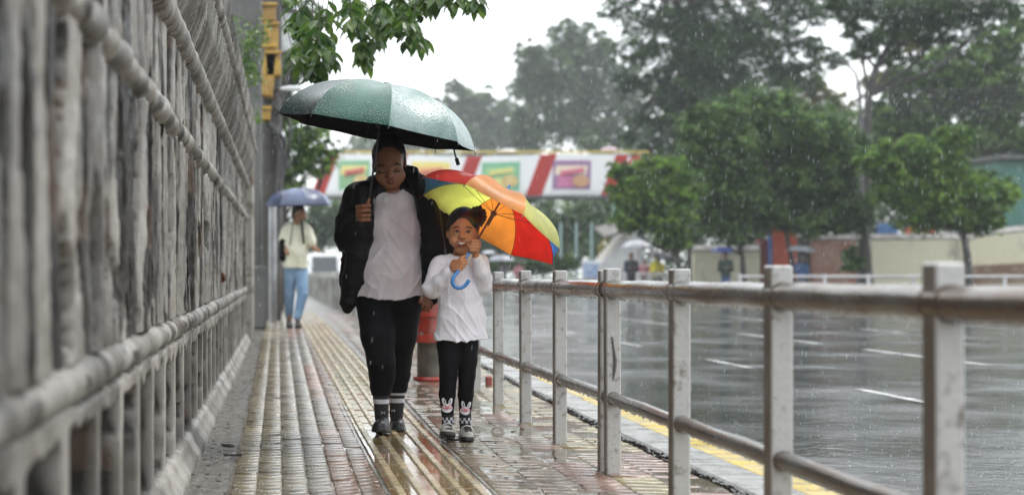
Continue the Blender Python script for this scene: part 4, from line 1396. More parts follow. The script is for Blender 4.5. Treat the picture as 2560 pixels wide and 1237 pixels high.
umbrella('umbrella', 'silvery blue umbrella held over the young man walking away', 'umbrella', P(747, 514, 22.4), (-.02, -.02, 1), .475, .245, M_silver, inner=mat('grey_lining', (.12, .13, .2), rough=.6),
         handle=w(722, 630, -20), rib_mat=M_black_metal, sag=.95, stub=.03, shaft_r=.007, phase=.2)

# ------------------------------------------------------------------ trees
def leafmat(name, c1, c2, transl=.35, sc=.9):
    m = mat(name, c1, c2, sc=sc, lo=.2, hi=.8, rough=.42, transl=transl, spec=.25, detail=3)
    N, L = m.node_tree.nodes, m.node_tree.links
    mx = [n for n in N if n.type == 'MIX'][0]
    at = N.new("ShaderNodeAttribute"); at.attribute_name = 'tone'      # each spray of leaves has its own green
    L.new(at.outputs['Fac'], mx.inputs[0])
    return m


def toned(me, tone):
    a = me.attributes.new('tone', 'FLOAT', 'POINT')
    a.data.foreach_set('value', np.asarray(tone, dtype=np.float32))
    return me


L_dark = leafmat('dark_leaves', (.018, .046, .020), (.115, .20, .070))
L_mid = leafmat('green_leaves', (.030, .075, .024), (.20, .32, .09))
L_bright = leafmat('bright_leaves', (.034, .095, .020), (.26, .42, .075))
L_far = leafmat('far_leaves', (.060, .100, .045), (.17, .24, .10), sc=.3)
L_yel = leafmat('yellowish_leaves', (.11, .14, .045), (.26, .25, .08), sc=.5)
M_bark = mat('wet_bark', (.022, .018, .015), (.045, .04, .035), sc=4, rough=.5, bump=.8, bsc=12, bdist=.03, st=(1, 1, .25))


def leaf_cloud(blobs, n, size, seed, clump=28, spread=.16, flat=.75, hang=.0):
    """leaves gathered in twig-sized clumps spread through each lobe; blobs: (centre, (rx, ry, rz), weight)"""
    r = np.random.default_rng(seed)
    wts = np.array([b[1][0] * b[1][2] * (b[2] if len(b) > 2 else 1) for b in blobs]); wts = wts / wts.sum()
    Vs, Ts = [], []
    for b, wt in zip(blobs, wts):
        c, rad = np.array(b[0]), np.array(b[1])
        m = max(3, int(n * wt / clump))
        d = r.normal(size=(m, 3)); d /= np.linalg.norm(d, axis=1)[:, None]
        rr = r.random(m) ** .42
        rr *= 1 + .22 * (vn(d[:, 0] * 3 + seed, d[:, 2] * 3, seed) - .5) * 2
        cc = c + d * rr[:, None] * rad
        sp = spread * rad.mean() * r.uniform(.5, 1.5, m)
        off = r.normal(size=(m, clump, 3)) * sp[:, None, None] * np.array((1, 1, .5))
        off[..., 2] -= .25 * (off[..., 0] ** 2 + off[..., 1] ** 2) / np.maximum(sp[:, None], 1e-3)
        Vs.append((cc[:, None, :] + off).reshape(-1, 3))
        tn = r.random(m) ** 1.6 * (.35 + .65 * np.clip(.5 + .6 * d[:, 2] * rr, 0, 1) ** 0)
        Ts.append(np.repeat(tn, clump))
    p = np.concatenate(Vs)
    k = len(p)
    nrm = r.normal(size=(k, 3)) * np.array((flat, flat, 1.0)); nrm[:, 2] = np.abs(nrm[:, 2]) + .3
    nrm /= np.linalg.norm(nrm, axis=1)[:, None]
    a = r.normal(size=(k, 3)); a[:, 2] -= hang
    a -= nrm * (a * nrm).sum(1)[:, None]; a /= np.linalg.norm(a, axis=1)[:, None]
    bb = np.cross(nrm, a)
    L = size * r.uniform(.6, 1.3, k)[:, None]
    Wd = L * .42
    V = np.stack([p - a * L * .5, p + bb * Wd * .5 + nrm * L * .06, p + a * L * .5, p - bb * Wd * .5 + nrm * L * .06], 1).reshape(-1, 3)
    Q = np.arange(k * 4).reshape(-1, 4)
    leaf_cloud.tone = np.repeat(np.clip(np.concatenate(Ts) + r.normal(0, .12, k), 0, 1), 4)
    return V, Q


def tree(name, label, base, trunk, blobs_px, Y, n, size, m, group, tr=.14, seed=1, depth=.9, clump=44, spread=.12, limbs=True, hang=0.0):
    """trunk: list of (px, py); blobs_px: (cx, cy, rx, ry[, dY])"""
    s_ = Y / F
    t = thing(name, P(trunk[0][0], 700, Y) * 1.0 if base is None else base, label, 'tree', group)
    t.location.z = -.16
    blobs = []
    for b in blobs_px:
        dY = b[4] if len(b) > 4 else 0
        q = P(b[0], b[1], Y + dY)
        blobs.append((q, (b[2] * s_, b[2] * s_ * depth, b[3] * s_)))
    V, Q = leaf_cloud(blobs, n, size, seed, clump, spread, hang=hang)
    tone = leaf_cloud.tone
    rr = random.Random(seed)
    mb = MB()
    pts = [P(x, y, Y) for x, y in trunk]
    pts[0].z = -.2
    rs = [tr * (1 - .6 * i / max(1, len(pts) - 1)) for i in range(len(pts))]
    rs[0] *= 1.25
    mb.tube(pts, rs, 10)
    if limbs:
        for c, r_ in blobs:
            k_ = rr.randrange(max(1, len(pts) // 2), len(pts))
            st = pts[k_]
            md = st.lerp(c, .5) + Vector((rr.gauss(0, .2), rr.gauss(0, .2), -.1 * (c - st).length))
            mb.tube([st, md, c, c + Vector((rr.gauss(0, 1), rr.gauss(0, 1), .6)) * r_[0] * .4], [rs[k_] * .6, rs[k_] * .4, rs[k_] * .25, .01], 6)
            for q in range(3):
                e_ = c + Vector((rr.gauss(0, .6) * r_[0], rr.gauss(0, .5) * r_[1], rr.gauss(0, .5) * r_[2]))
                mb.tube([md, md.lerp(e_, .55) + Vector((0, 0, .1)), e_], [rs[k_] * .3, rs[k_] * .18, .01], 5)
    mb.build('trunk', M_bark, t, smooth=True)
    link('crown', toned(npmesh('crown', V, Q), tone), m, t)
    return t


gs = 'trees beyond the street'
tree('leafy_tree', 'most distant rounded tree, hazy, just right of the big green umbrella', None, [(1150, 700), (1160, 400)],
     [(1130, 285, 60, 55), (1185, 250, 65, 45), (1240, 290, 60, 55), (1090, 320, 50, 45), (1150, 350, 110, 50), (1270, 340, 70, 60), (1040, 365, 60, 35), (1140, 215, 30, 25), (940, 375, 100, 40)], 270, 26000, .9, L_far, gs, seed=11, limbs=False)
tree('leafy_tree', 'tall hazy tree towering over the banner between the two umbrellas and the dark tree', None, [(1480, 700), (1478, 330), (1470, 200)],
     [(1400, 150, 100, 75), (1340, 230, 70, 90), (1460, 240, 90, 100), (1390, 320, 110, 60), (1330, 130, 45, 45), (1430, 80, 60, 40), (1520, 330, 70, 70), (1570, 220, 60, 90), (1600, 340, 60, 60), (1310, 330, 40, 70), (1350, 180, 60, 60), (1500, 130, 60, 60)], 190, 40000, .62, L_far, gs, tr=.4, seed=12)
tree('evergreen_tree', 'huge dark feathery evergreen filling the top of the photo right of the banner', None, [(1740, 700), (1735, 300), (1730, 60), (1725, -150)],
     [(1640, 60, 110, 40), (1560, 20, 80, 28), (1760, 40, 150, 50), (1600, 120, 80, 34), (1720, 130, 150, 55), (1850, 110, 110, 45), (1590, 200, 70, 30), (1690, 220, 120, 50), (1830, 210, 130, 50),
      (1620, 290, 60, 30), (1720, 310, 120, 50), (1860, 300, 100, 50), (1640, 370, 55, 30), (1700, 400, 100, 50), (1920, 60, 80, 40), (1800, -60, 200, 60), (1620, -60, 130, 40), (1580, 340, 40, 18), (1960, 180, 60, 40), (2010, 110, 70, 36), (2070, 150, 60, 34), (1990, 200, 70, 50), (1930, 130, 60, 40), (2040, 30, 80, 34), (1960, 10, 90, 40), (1780, 160, 120, 110), (1730, 280, 90, 110)],
     88, 66000, .28, L_dark, gs, tr=.45, seed=13, clump=40, spread=.13)
tree('leafy_tree', 'big tree at the right edge behind the wires', None, [(2450, 700), (2440, 400), (2430, 200)],
     [(2500, 150, 90, 80), (2420, 230, 90, 70), (2540, 270, 90, 80), (2330, 250, 80, 50), (2460, 330, 100, 70), (2300, 330, 90, 60), (2560, 400, 80, 80), (2480, 90, 50, 40), (2250, 260, 60, 40), (2380, 130, 50, 40), (2560, 60, 50, 60), (2340, 180, 80, 50), (2460, 180, 90, 60), (2200, 300, 60, 60), (2260, 200, 50, 40)],
     80, 52000, .28, L_mid, gs, tr=.35, seed=14)
tree('leafy_tree', 'yellowish loose tree glimpsed between the dark evergreen and the bare tall trunk', None, [(2040, 700), (2040, 300)],
     [(2020, 230, 60, 50), (2080, 280, 60, 50), (1990, 310, 70, 50), (2220, 190, 60, 40), (2120, 350, 90, 60), (2240, 330, 90, 70), (2160, 430, 160, 60), (2290, 120, 50, 40)], 95, 24000, .34, L_yel, gs, tr=.3, seed=15)
tree('spreading_tree', 'tall bare-trunked tree with a flat spreading crown at the top right', None, [(2168, 700), (2166, 520), (2163, 360), (2172, 240), (2190, 170), (2225, 110), (2290, 60)],
     [(2190, 90, 75, 30), (2290, 60, 90, 34), (2400, 40, 90, 30), (2500, 20, 80, 26), (2150, 130, 45, 22), (2130, 60, 40, 20), (2240, 140, 50, 20), (2250, 10, 150, 34), (2380, -20, 160, 30), (2120, 20, 60, 24), (2340, 95, 60, 18), (2060, -10, 60, 30)],
     62, 30000, .17, L_dark, gs, tr=.22, seed=16, clump=36, spread=.14)
tree('leafy_tree', 'broad dark tree filling the space behind the pavement trees', None, [(1890, 700), (1895, 500), (1900, 350)],
     [(1800, 300, 90, 60), (1900, 260, 90, 60), (2000, 290, 90, 60), (2090, 330, 90, 70), (1760, 400, 90, 60), (1880, 400, 110, 70), (2010, 420, 110, 70), (2120, 450, 90, 70), (1680, 440, 70, 60), (2000, 520, 120, 50), (1850, 530, 110, 50)],
     68, 42000, .2, L_mid, gs, tr=.3, seed=17)
gr = 'small trees along the far pavement'
tree('pavement_tree', 'bright green small tree beside the end of the banner, over the stall umbrellas', None, [(1702, 700), (1694, 640), (1700, 560)],
     [(1600, 470, 62, 60), (1555, 430, 36, 28), (1650, 540, 66, 60), (1570, 540, 44, 44), (1700, 460, 50, 60), (1690, 590, 50, 36), (1540, 480, 26, 30), (1630, 410, 40, 26)], 55, 34000, .17, L_bright, gr, tr=.13, seed=21)
tree('pavement_tree', 'bushy green tree left of the red gate with a thin dark trunk', None, [(1862, 700), (1856, 640), (1850, 580)],
     [(1800, 300, 66, 50), (1760, 380, 52, 60), (1850, 380, 70, 70), (1730, 330, 36, 36), (1780, 470, 66, 60), (1860, 490, 70, 60), (1850, 580, 48, 36), (1740, 280, 30, 22), (1790, 550, 50, 40)], 57, 40000, .17, L_mid, gr, tr=.12, seed=22)
tree('pavement_tree', 'forked small tree standing directly in front of the red gate', None, [(1984, 700), (1978, 640), (1966, 590), (1960, 540)],
     [(1900, 290, 60, 44), (1960, 350, 80, 60), (1980, 440, 80, 60), (1930, 530, 60, 46), (2000, 540, 60, 40), (1880, 250, 34, 22), (1960, 260, 40, 30)], 58, 36000, .17, L_mid, gr, tr=.12, seed=23)
tree('pavement_tree', 'dense dark tree with twin trunks in front of the brick wall', None, [(2172, 700), (2165, 640), (2158, 560), (2150, 480)],
     [(2050, 330, 70, 55), (2110, 380, 70, 60), (2060, 450, 80, 60), (2120, 530, 70, 50), (2040, 560, 60, 34), (2000, 300, 40, 30), (2130, 650, 30, 40)], 57, 38000, .17, L_mid, gr, tr=.22, seed=24)
tree('pavement_tree', 'round bright-leaved tree in front of the stained cream wall', None, [(2424, 700), (2418, 640), (2408, 580), (2400, 520)],
     [(2200, 390, 60, 42), (2300, 390, 80, 50), (2380, 350, 60, 40), (2270, 470, 80, 55), (2380, 450, 90, 60), (2470, 470, 70, 50), (2330, 540, 90, 36), (2440, 550, 60, 34), (2180, 420, 34, 26), (2520, 490, 30, 30), (2300, 470, 100, 70), (2410, 500, 100, 60)], 54, 56000, .17, L_bright, gr, tr=.16, seed=25)
tree('pavement_tree', 'soft green tree on the left, above the young man\'s umbrella', None, [(702, 690), (706, 560), (720, 470)],
     [(750, 380, 50, 50), (790, 400, 46, 40), (720, 440, 40, 40), (770, 330, 50, 44), (820, 370, 34, 26), (740, 470, 30, 30), (730, 300, 40, 40)], 42, 15000, .11, L_bright, 'trees on the left', tr=.12, seed=26)
tree('leafy_tree', 'dark hanging foliage behind the yellow brackets on the left', None, [(690, 700), (695, 350), (700, 150)],
     [(720, 60, 50, 60), (760, 130, 40, 60), (730, 170, 50, 50), (700, 260, 40, 60), (770, 40, 40, 50), (690, 20, 60, 50)], 33, 14000, .09, L_mid, 'trees on the left', tr=.14, seed=27)

# shrubs and undergrowth under the banner
def bush(label, blobs_px, Y, n, size, m, seed, group='bushes behind the footbridge'):
    s_ = Y / F
    blobs = [(P(b[0], b[1], Y), (b[2] * s_, b[2] * s_ * .8, b[3] * s_)) for b in blobs_px]
    V, Q = leaf_cloud(blobs, n, size, seed)
    o = link('bush', toned(npmesh('bush', V, Q), leaf_cloud.tone), m)
    return tag(o, label, 'bush', group)


bush('dark bushes seen under the left end of the footbridge banner', [(820, 540, 60, 50), (900, 560, 80, 60), (760, 580, 60, 50), (1000, 560, 80, 60)], 105, 9000, .4, L_dark, 31)
bush('dark bushes under the middle of the footbridge banner', [(1120, 560, 80, 60), (1220, 560, 80, 60), (1330, 550, 80, 60), (1180, 620, 120, 40)], 108, 11000, .4, L_dark, 32)
bush('soft green bushes behind the pale flag poles', [(1420, 540, 70, 60), (1480, 570, 70, 60), (1400, 610, 100, 40), (1520, 530, 60, 60), (1350, 640, 80, 24)], 110, 11000, .4, L_mid, 33)
bush('low clipped hedge behind the stalls, left of the sign board', [(1250, 660, 60, 20), (1340, 665, 60, 20), (1410, 655, 50, 22)], 84, 6000, .22, L_mid, 34)
# the wood closing the view
V, Q = leaf_cloud([(Vector((x, 300 + 12 * math.sin(x), 8)), (18, 8, 12 + 4 * math.sin(x * 1.7))) for x in range(-60, 190, 15)], 42000, .9, 40)
tag(link('distant_wood', toned(npmesh('distant_wood', V, Q), leaf_cloud.tone), L_far), 'far wood closing off the street in the rain haze', kind='stuff')
V, Q = leaf_cloud([(Vector((x, 92 + 3 * math.sin(x), 5)), (7, 4, 6 + 1.2 * math.sin(x * 1.7))) for x in range(22, 62, 5)], 40000, .4, 41)
tag(link('undergrowth', toned(npmesh('undergrowth', V, Q), leaf_cloud.tone), L_dark), 'dark undergrowth massed behind the far walls', kind='stuff')

# ------------------------------------------------------------------ overhanging branch and creeper
def leaflet(b, base, d, up, L, wd, curl=.15):
    d = d.normalized(); side = d.cross(up)
    side = side.normalized() if side.length > 1e-3 else Vector((1, 0, 0))
    nn = side.cross(d).normalized()
    V, k = [], 6
    prof = [.12, .55, .95, 1.0, .7, .04]
    for i in range(k):
        t_ = i / (k - 1)
        c_ = base + d * (L * t_) - nn * (curl * L * t_ * t_)
        h_ = wd * prof[i] * .5
        V += [c_ + side * h_ + nn * h_ * .3, c_, c_ - side * h_ + nn * h_ * .3]
    Fc = []
    for i in range(k - 1):
        for j in (0, 1):
            a_ = i * 3 + j
            Fc.append((a_, a_ + 1, a_ + 4, a_ + 3))
    b.add(V, Fc)


M_overleaf = mat('hanging_leaf', (.035, .085, .018), (.11, .19, .03), sc=9, lo=.45, hi=.6, rough=.28, transl=.45, spec=.6)
br = thing('overhanging_branch', P(960, -60, 12), 'leafy branch hanging into the top of the photo above the green umbrella', 'branch')
rr = random.Random(9)
lv, tw = MB(), MB()
main = [P(700, -120, 12.4), P(860, -90, 12.2), P(1000, -60, 12), P(1180, -50, 12)]
tw.tube(main, [.03, .022, .016, .008], 8)
ends = [(750, 30), (772, 75), (800, 150), (812, 90), (758, 150), (742, 110), (790, 185), (825, 130), (745, 60), (770, 110), (790, 165), (760, 20), (815, 40), (735, 140), (780, 70), (800, 120), (868, 15), (880, 45), (905, 110), (912, 140), (940, 95), (985, 60), (1010, 50), (1035, 75), (1050, 100), (930, 35), (960, 10), (1000, 0), (965, 60),
        (900, 70), (1060, 0), (1140, -5), (1190, -2), (890, 0), (1030, 20), (920, 60), (1020, 90), (975, 35), (1100, -15)]
for (ex, ey) in ends:
    Y_ = rr.uniform(11.3, 12.8)
    e_ = P(ex, ey, Y_)
    st = P(ex + rr.uniform(-50, 50), -70, Y_)
    tw.tube([st, st.lerp(e_, .5) + Vector((rr.uniform(-.03, .03), 0, .03)), e_], [.006, .004, .002], 5)
    n_ = rr.randint(7, 11)
    a0 = rr.uniform(0, 6.28)
    for k_ in range(n_):
        a_ = a0 + 2 * math.pi * k_ / n_
        d_ = Vector((math.cos(a_), math.sin(a_), -.75 + rr.uniform(-.4, .5)))
        leaflet(lv, e_ + Vector((0, 0, rr.uniform(-.03, .03))), d_, Vector((0, 0, 1)), rr.uniform(.12, .19), rr.uniform(.055, .078), rr.uniform(.1, .4))
    for k_ in range(3):
        q_ = st.lerp(e_, rr.uniform(.55, .95))
        a_ = rr.uniform(0, 6.28)
        leaflet(lv, q_, Vector((math.cos(a_), math.sin(a_), -.5)), Vector((0, 0, 1)), .15, .06)
lv.build('leaves', M_overleaf, br)
tw.build('twigs', M_bark, br, smooth=True)

M_creep = mat('creeper_leaf', (.06, .13, .025), (.17, .26, .05), sc=14, lo=.45, hi=.6, rough=.25, transl=.4)
cr = thing('creeper', P(625, 160, 20.5), 'small green creeper hanging on the concrete column above the wall', 'creeper')
lv, tw = MB(), MB()
for (cx, cy, rx, ry, n_) in ((630, 110, 26, 30, 120), (625, 180, 30, 36, 150), (610, 140, 18, 40, 70), (655, 70, 18, 28, 50), (640, 290, 12, 20, 26), (600, 60, 20, 30, 30)):
    tw.tube([P(cx, cy - ry * 1.5, 20.8), P(cx - 5, cy, 20.5), P(cx + 4, cy + ry, 20.3)], [.012, .008, .004], 5)
    for _ in range(n_):
        q_ = P(cx + rr.gauss(0, rx * .55), cy + rr.gauss(0, ry * .6), 20.4 + rr.uniform(-.35, .3))
        a_ = rr.uniform(0, 6.28)
        leaflet(lv, q_, Vector((math.cos(a_), math.sin(a_), rr.uniform(-.9, .1))), Vector((0, 0, 1)), rr.uniform(.05, .085), rr.uniform(.035, .05), .2)
lv.build('leaves', M_creep, cr); tw.build('stems', M_bark, cr, smooth=True)

# ------------------------------------------------------------------ column, utility pole and its gear
M_col = mat('grey_render', (.06, .06, .06), (.11, .11, .108), sc=1.2, rough=.4, rough2=.6, bump=.5, bsc=20)
b = MB()
a_, c_ = P(560, 0, 22.5), P(654, 0, 22.5)
b.box(((a_.x + c_.x) / 2 - .1, 22.8, 3.0), (c_.x - a_.x + .2, .6, 6.4), bev=.03)
b.box(((a_.x + c_.x) / 2 - .1, 22.75, .55), (c_.x - a_.x + .34, .8, .9), bev=.04)
tag(b.build('concrete_column', M_col), 'massive dark grey concrete column rising behind the end of the wall', 'column')
pole = thing('utility_pole', (P(688, 0, 26).x, 26, G(26)), 'dark utility pole with cables and yellow brackets at the far end of the wall', 'pole')
MB().tube([(P(677, 0, 26).x, 26, 0), (P(680, 0, 26).x, 26, 7.5)], [.175, .165], 16).build('shaft', mat('dark_pole', (.03, .028, .025), (.06, .055, .05), sc=3, rough=.5, bump=.5, bsc=20), pole, smooth=True)
M_yel = mat('yellow_bracket_paint', (.50, .31, .04), (.3, .18, .05), sc=5, rough=.35, bump=.3, bsc=20)
for (x0, y0, x1, y1, rz) in ((652, 8, 690, 52, .0), (660, 56, 696, 118, .0), (656, 112, 688, 240, .1), (664, 128, 702, 190, -.05), (655, 266, 676, 300, 0)):
    q0, q1 = P(x0, y0, 25.3), P(x1, y1, 25.3)
    b = MB().box(((q0.x + q1.x) / 2, 25.5, (q0.z + q1.z) / 2), (q1.x - q0.x, .42, q0.z - q1.z), bev=.015, rot=Matrix.Rotation(rz, 3, 'Y'))
    b.box(((q0.x + q1.x) / 2, 25.27, q0.z - .03), (q1.x - q0.x + .04, .1, .05), bev=.01)
    b.build('yellow_bracket', M_yel, pole)
M_cab = mat('black_cable', (.02, .02, .022), rough=.35)
for k_, pts in enumerate((((668, 310), (690, 330), (706, 380), (700, 440), (694, 520), (692, 640)), ((664, 300), (684, 316), (712, 352), (712, 400), (700, 450), (698, 520)), ((700, 230), (716, 270), (726, 330), (722, 390), (708, 440)), ((660, 250), (700, 280), (724, 300), (728, 350)))):
    MB().tube([P(x, y, 25.6 + .05 * k_) for x, y in pts], .035 if k_ < 2 else .02, 8).build('cable', M_cab, pole, smooth=True)
b = MB().box(P(714, 84, 27), (.30, .3, .66), bev=.02)
bx = b.build('meter_box', mat('white_enamel', (.62, .64, .65), (.45, .46, .46), sc=6, rough=.35), pole)
MB().box(P(714, 31, 27), (.36, .4, .04), bev=.01).box(P(714, 136, 27) , (.32, .34, .05), bev=.01).build('lid', M_col, bx)
lp = thing('pipe_post', (P(683, 0, 24.5).x, 24.5, G(24.5)), 'slim silver pipe standing in front of the foot of the dark utility pole', 'pipe')
xl = P(682, 0, 24.5).x
MB().tube([(xl, 24.5, .1), (xl, 24.5, 1.2), (xl, 24.5, 2.02)], [.062, .062, .06], 14).build('post', mat('galvanised', (.36, .37, .38), (.25, .25, .26), sc=3, rough=.3, metal=.5), lp, smooth=True)
b = MB()
q = P(728, 222, 24.4)
b.lathe(q - Vector((.17, 0, 0)), [(.01, 0), (.03, .04), (.045, .15), (.04, .27), (.012, .34)], 12, axis=(1, 0, 0))
b.build('lamp_head', mat('lamp_shell', (.68, .70, .71), rough=.25), pole, smooth=True)
MB().tube([P(692, 226, 26), q - Vector((.15, 0, 0))], .022, 8).build('arm', M_cab, pole)
o = MB().blob(P(653, 788, 23.5), .055, 12).build('ball', mat('yellow_ball', (.75, .72, .05), rough=.4), smooth=True); tag(o, 'small yellow ball lying at the foot of the utility pole', 'ball')
o.data.transform(Matrix.Translation((0, 0, G(23.5) + .055 - P(653, 788, 23.5).z)))
# far street light and wires at the right
sl = thing('street_lamp', P(2160, 700, 61), 'bent-arm street lamp fixed beside the tall bare trunk', 'street lamp')
MB().tube([P(2158, 700, 60.5), P(2154, 400, 60.5), P(2150, 240, 60.5), P(2140, 185, 60.5), P(2118, 160, 60.5)], [.10, .09, .07, .05, .04], 8).build('post', M_col, sl, smooth=True)
MB().tube([P(2122, 164, 60.4), P(2108, 155, 60.4), P(2092, 152, 60.4)], [.05, .10, .05], 8).build('lamp_head', M_col, sl, smooth=True)
for i, (ya, yb, sg) in enumerate(((224, 212, 6), (233, 224, 7), (243, 235, 9), (254, 248, 10), (264, 262, 11), (275, 276, 9))):
    x0 = 2190 + 30 * (i % 3)
    pts = [P(x0 + (2640 - x0) * k_ / 12, ya + (yb - ya) * k_ / 12 + sg * math.sin(math.pi * k_ / 12), 52) for k_ in range(13)]
    tag(MB().tube(pts, .028, 6).build('overhead_wire', M_cab, smooth=True), ('topmost overhead wire at the right edge, ending highest', 'second overhead wire from the top at the right edge', 'third overhead wire at the right edge, in the middle of the bundle', 'fourth overhead wire from the top at the right edge', 'second lowest overhead wire at the right edge', 'lowest overhead wire in front of the dark trees at the right edge')[i], 'wire', 'overhead wires')

# ------------------------------------------------------------------ footbridge with its banner
BY = 80.0
fb = thing('footbridge', P(1215, 500, BY + 1.5), 'footbridge over the road behind a white banner with red stripes', 'footbridge')
x0, x1 = P(776, 0, BY).x, P(1625, 0, BY).x
zt, zb = P(0, 392, BY).z, P(0, 489, BY).z
M_steel = mat('grey_steel', (.25, .26, .27), rough=.5)
MB().box(((x0 + x1) / 2, BY + 1.6, zb + .1), (x1 - x0, 3.0, .35)).build('deck', M_steel, fb)
M_yrail = mat('yellow_rail', (.55, .42, .10), rough=.4)
b = MB()
b.tube([(x0, BY + .2, zt + .25), (x1, BY + .2, zt + .25)], .05, 8)
xx = x0
while xx < x1:
    b.tube([(xx, BY + .2, zb), (xx, BY + .2, zt + .25)], .035, 6); xx += 1.5
b.build('handrail', M_yrail, fb)
for px in (640, 1590):
    MB().tube([P(px, 700, BY + 1.6), P(px, 480, BY + 1.6)], .35, 12).build('pier', M_steel, fb, smooth=True)


def drape(V_, amp=.05):
    return [v + Vector((0, amp * math.sin(v.x * 2.1) + amp * .5 * math.sin(v.x * 5.3 + v.z), 0)) for v in V_]


def cloth_quad(name, px0, px1, skew, m, parent, py0=388, py1=490, off=0.0, nx=40, lean=0):
    """banner cloth in photo pixels; skew shifts the lower edge to the left"""
    V_, Fc = [], []
    ny = 6
    for j in range(ny + 1):
        for i in range(nx + 1):
            x = px0 + (px1 - px0) * i / nx - skew * j / ny
            y = py0 + (py1 - py0) * j / ny + 3.0 * math.sin(x * .012)
            V_.append(P(x, y, BY))
    V_ = [v + Vector((0, .05 * math.sin(v.x * 2.1) + .03 * math.sin(v.x * 5.3 + v.z) - off, 0)) for v in V_]
    for j in range(ny):
        for i in range(nx):
            a = j * (nx + 1) + i
            Fc.append((a, a + nx + 1, a + nx + 2, a + 1))
    b = MB(); b.add(V_, Fc)
    return b.build(name, m, parent, smooth=True)


M_bw = mat('white_banner', (.82, .83, .84), rough=.5, transl=.3)
M_br = mat('red_banner', (.48, .04, .035), rough=.5, transl=.3)
bn = thing('banner', P(1210, 440, BY), 'long white banner with slanting red stripes and printed food packets hung along the footbridge', 'banner')
cloth_quad('cloth', 812, 1572, 35, M_bw, bn, nx=140)
for a_, c_ in ((815, 848), (985, 1020), (1168, 1205), (1352, 1392), (1540, 1571)):
    cloth_quad('red_stripe', a_, c_, 38, M_br, bn, off=.03, nx=8)
def packet(px0, px1, cols, seed):
    rr = random.Random(seed)
    cols = [tuple(v * .78 + .15 for v in c) for c in cols]
    o_ = cloth_quad('packet_print', px0, px1, 2, mat('packet', cols[0], rough=.35), bn, 404, 476, off=.06, nx=12)
    def q(name, a0, a1, b0, b1, c, off, sk=2):
        W_, H__ = px1 - px0, 72
        return cloth_quad(name, px0 + W_ * a0, px0 + W_ * a1, sk, mat(name, c, rough=.35), o_, 404 + H__ * b0, 404 + H__ * b1, off=off, nx=6)
    q('colour_field', .08, .92, .18, .50, cols[1], .075, 5)
    q('colour_field', .12, .6, .55, .92, cols[2], .08)
    # bowl of food
    b = MB()
    c_ = P(px0 + (px1 - px0) * .72, 404 + 72 * .68, BY); c_.y -= .14
    V_ = [c_] + [c_ + Vector((.42 * math.cos(a), 0, .30 * math.sin(a))) for a in [2 * math.pi * i / 16 for i in range(16)]]
    b.add(V_, [(0, 1 + (i + 1) % 16, 1 + i) for i in range(16)])
    b.build('bowl_print', mat('bowl_print', cols[3], (.5, .3, .1), sc=12, rough=.4), o_)
    # a curly line of lettering, too soft in the photo to spell out
    b = MB()
    pts = []
    for i in range(60):
        t_ = i / 59
        pts.append(P(px0 + (px1 - px0) * (.18 + .62 * t_) + 3.2 * math.sin(t_ * 50), 404 + 72 * (.40 - .10 * t_) + 5 * math.cos(t_ * 50) * (1 if i % 7 else 1.6), BY) - Vector((0, .15, 0)))
    b.tube(pts, .045, 4)
    b.build('lettering', mat('lettering', cols[4], rough=.4), o_)


packet(848, 925, ((.10, .42, .16), (.75, .70, .15), (.15, .40, .12), (.75, .6, .2), (.6, .05, .04)), 1)
packet(1030, 1125, ((.82, .68, .08), (.80, .40, .05), (.80, .70, .15), (.70, .45, .12), (.62, .12, .03)), 2)
packet(1205, 1300, ((.06, .40, .18), (.20, .50, .15), (.72, .70, .12), (.75, .6, .2), (.80, .75, .2)), 3)
packet(1382, 1478, ((.20, .03, .22), (.75, .62, .45), (.50, .04, .22), (.55, .2, .12), (.65, .05, .18)), 4)
# small red bunting at the banner's right end
b = MB()
rr = random.Random(2)
for i in range(16):
    c_ = P(1560 + i * 8, 402 + 8 * math.sin(i * 1.3), BY - 2)
    b.add([c_ + Vector((-.12, 0, .12)), c_ + Vector((.12, 0, .12)), c_ + Vector((rr.uniform(-.05, .05), .03, -.16))], [(0, 1, 2)])
b.tube([P(1555, 397, BY - 2), P(1620, 404, BY - 2), P(1690, 396, BY - 2)], .012, 5)
tag(b.build('bunting', M_br), 'red bunting strung across the tree at the right end of the banner', 'bunting')

# ------------------------------------------------------------------ far walls, gate, stairs, poles
M_cream = mat('cream_plaster', (.52, .50, .37), (.20, .18, .14), sc=.7, lo=.52, hi=.68, rough=.55, st=(1, 1, .5), bump=.3, bsc=6)
M_brickred = mat('brick_face', (.26, .12, .085), (.33, .22, .17), sc=2.2, rough=.7, bump=.4, bsc=10)
M_redp = mat('red_gate_paint', (.50, .085, .035), (.40, .06, .03), sc=1, rough=.4)
M_dred = mat('dark_red_paint', (.20, .035, .03), rough=.5)
def wall_px(name, label, px0, px1, pyt, Y, m, th=.3, cat='wall', pyt2=None, cope=None, group=None):
    a_, c_ = P(px0, pyt, Y), P(px1, pyt2 if pyt2 is not None else pyt, Y)
    b = MB()
    b.add([(a_.x, Y, -.3), (c_.x, Y, -.3), (c_.x, Y, c_.z), (a_.x, Y, a_.z), (a_.x, Y + th, -.3), (c_.x, Y + th, -.3), (c_.x, Y + th, c_.z), (a_.x, Y + th, a_.z)],
          [(0, 1, 2, 3), (5, 4, 7, 6), (1, 5, 6, 2), (4, 0, 3, 7), (3, 2, 6, 7), (0, 4, 5, 1)])
    if cope is None:
        return tag(b.build(name, m), label, cat, group)
    t = thing(name, ((a_.x + c_.x) / 2, Y, 0), label, cat, group)
    b.build('face', m, t)
    b = MB().tube([(a_.x, Y + th / 2, a_.z + .05), (c_.x, Y + th / 2, c_.z + .05)], th * .62, 4)
    b.build('coping', cope, t)
    return t


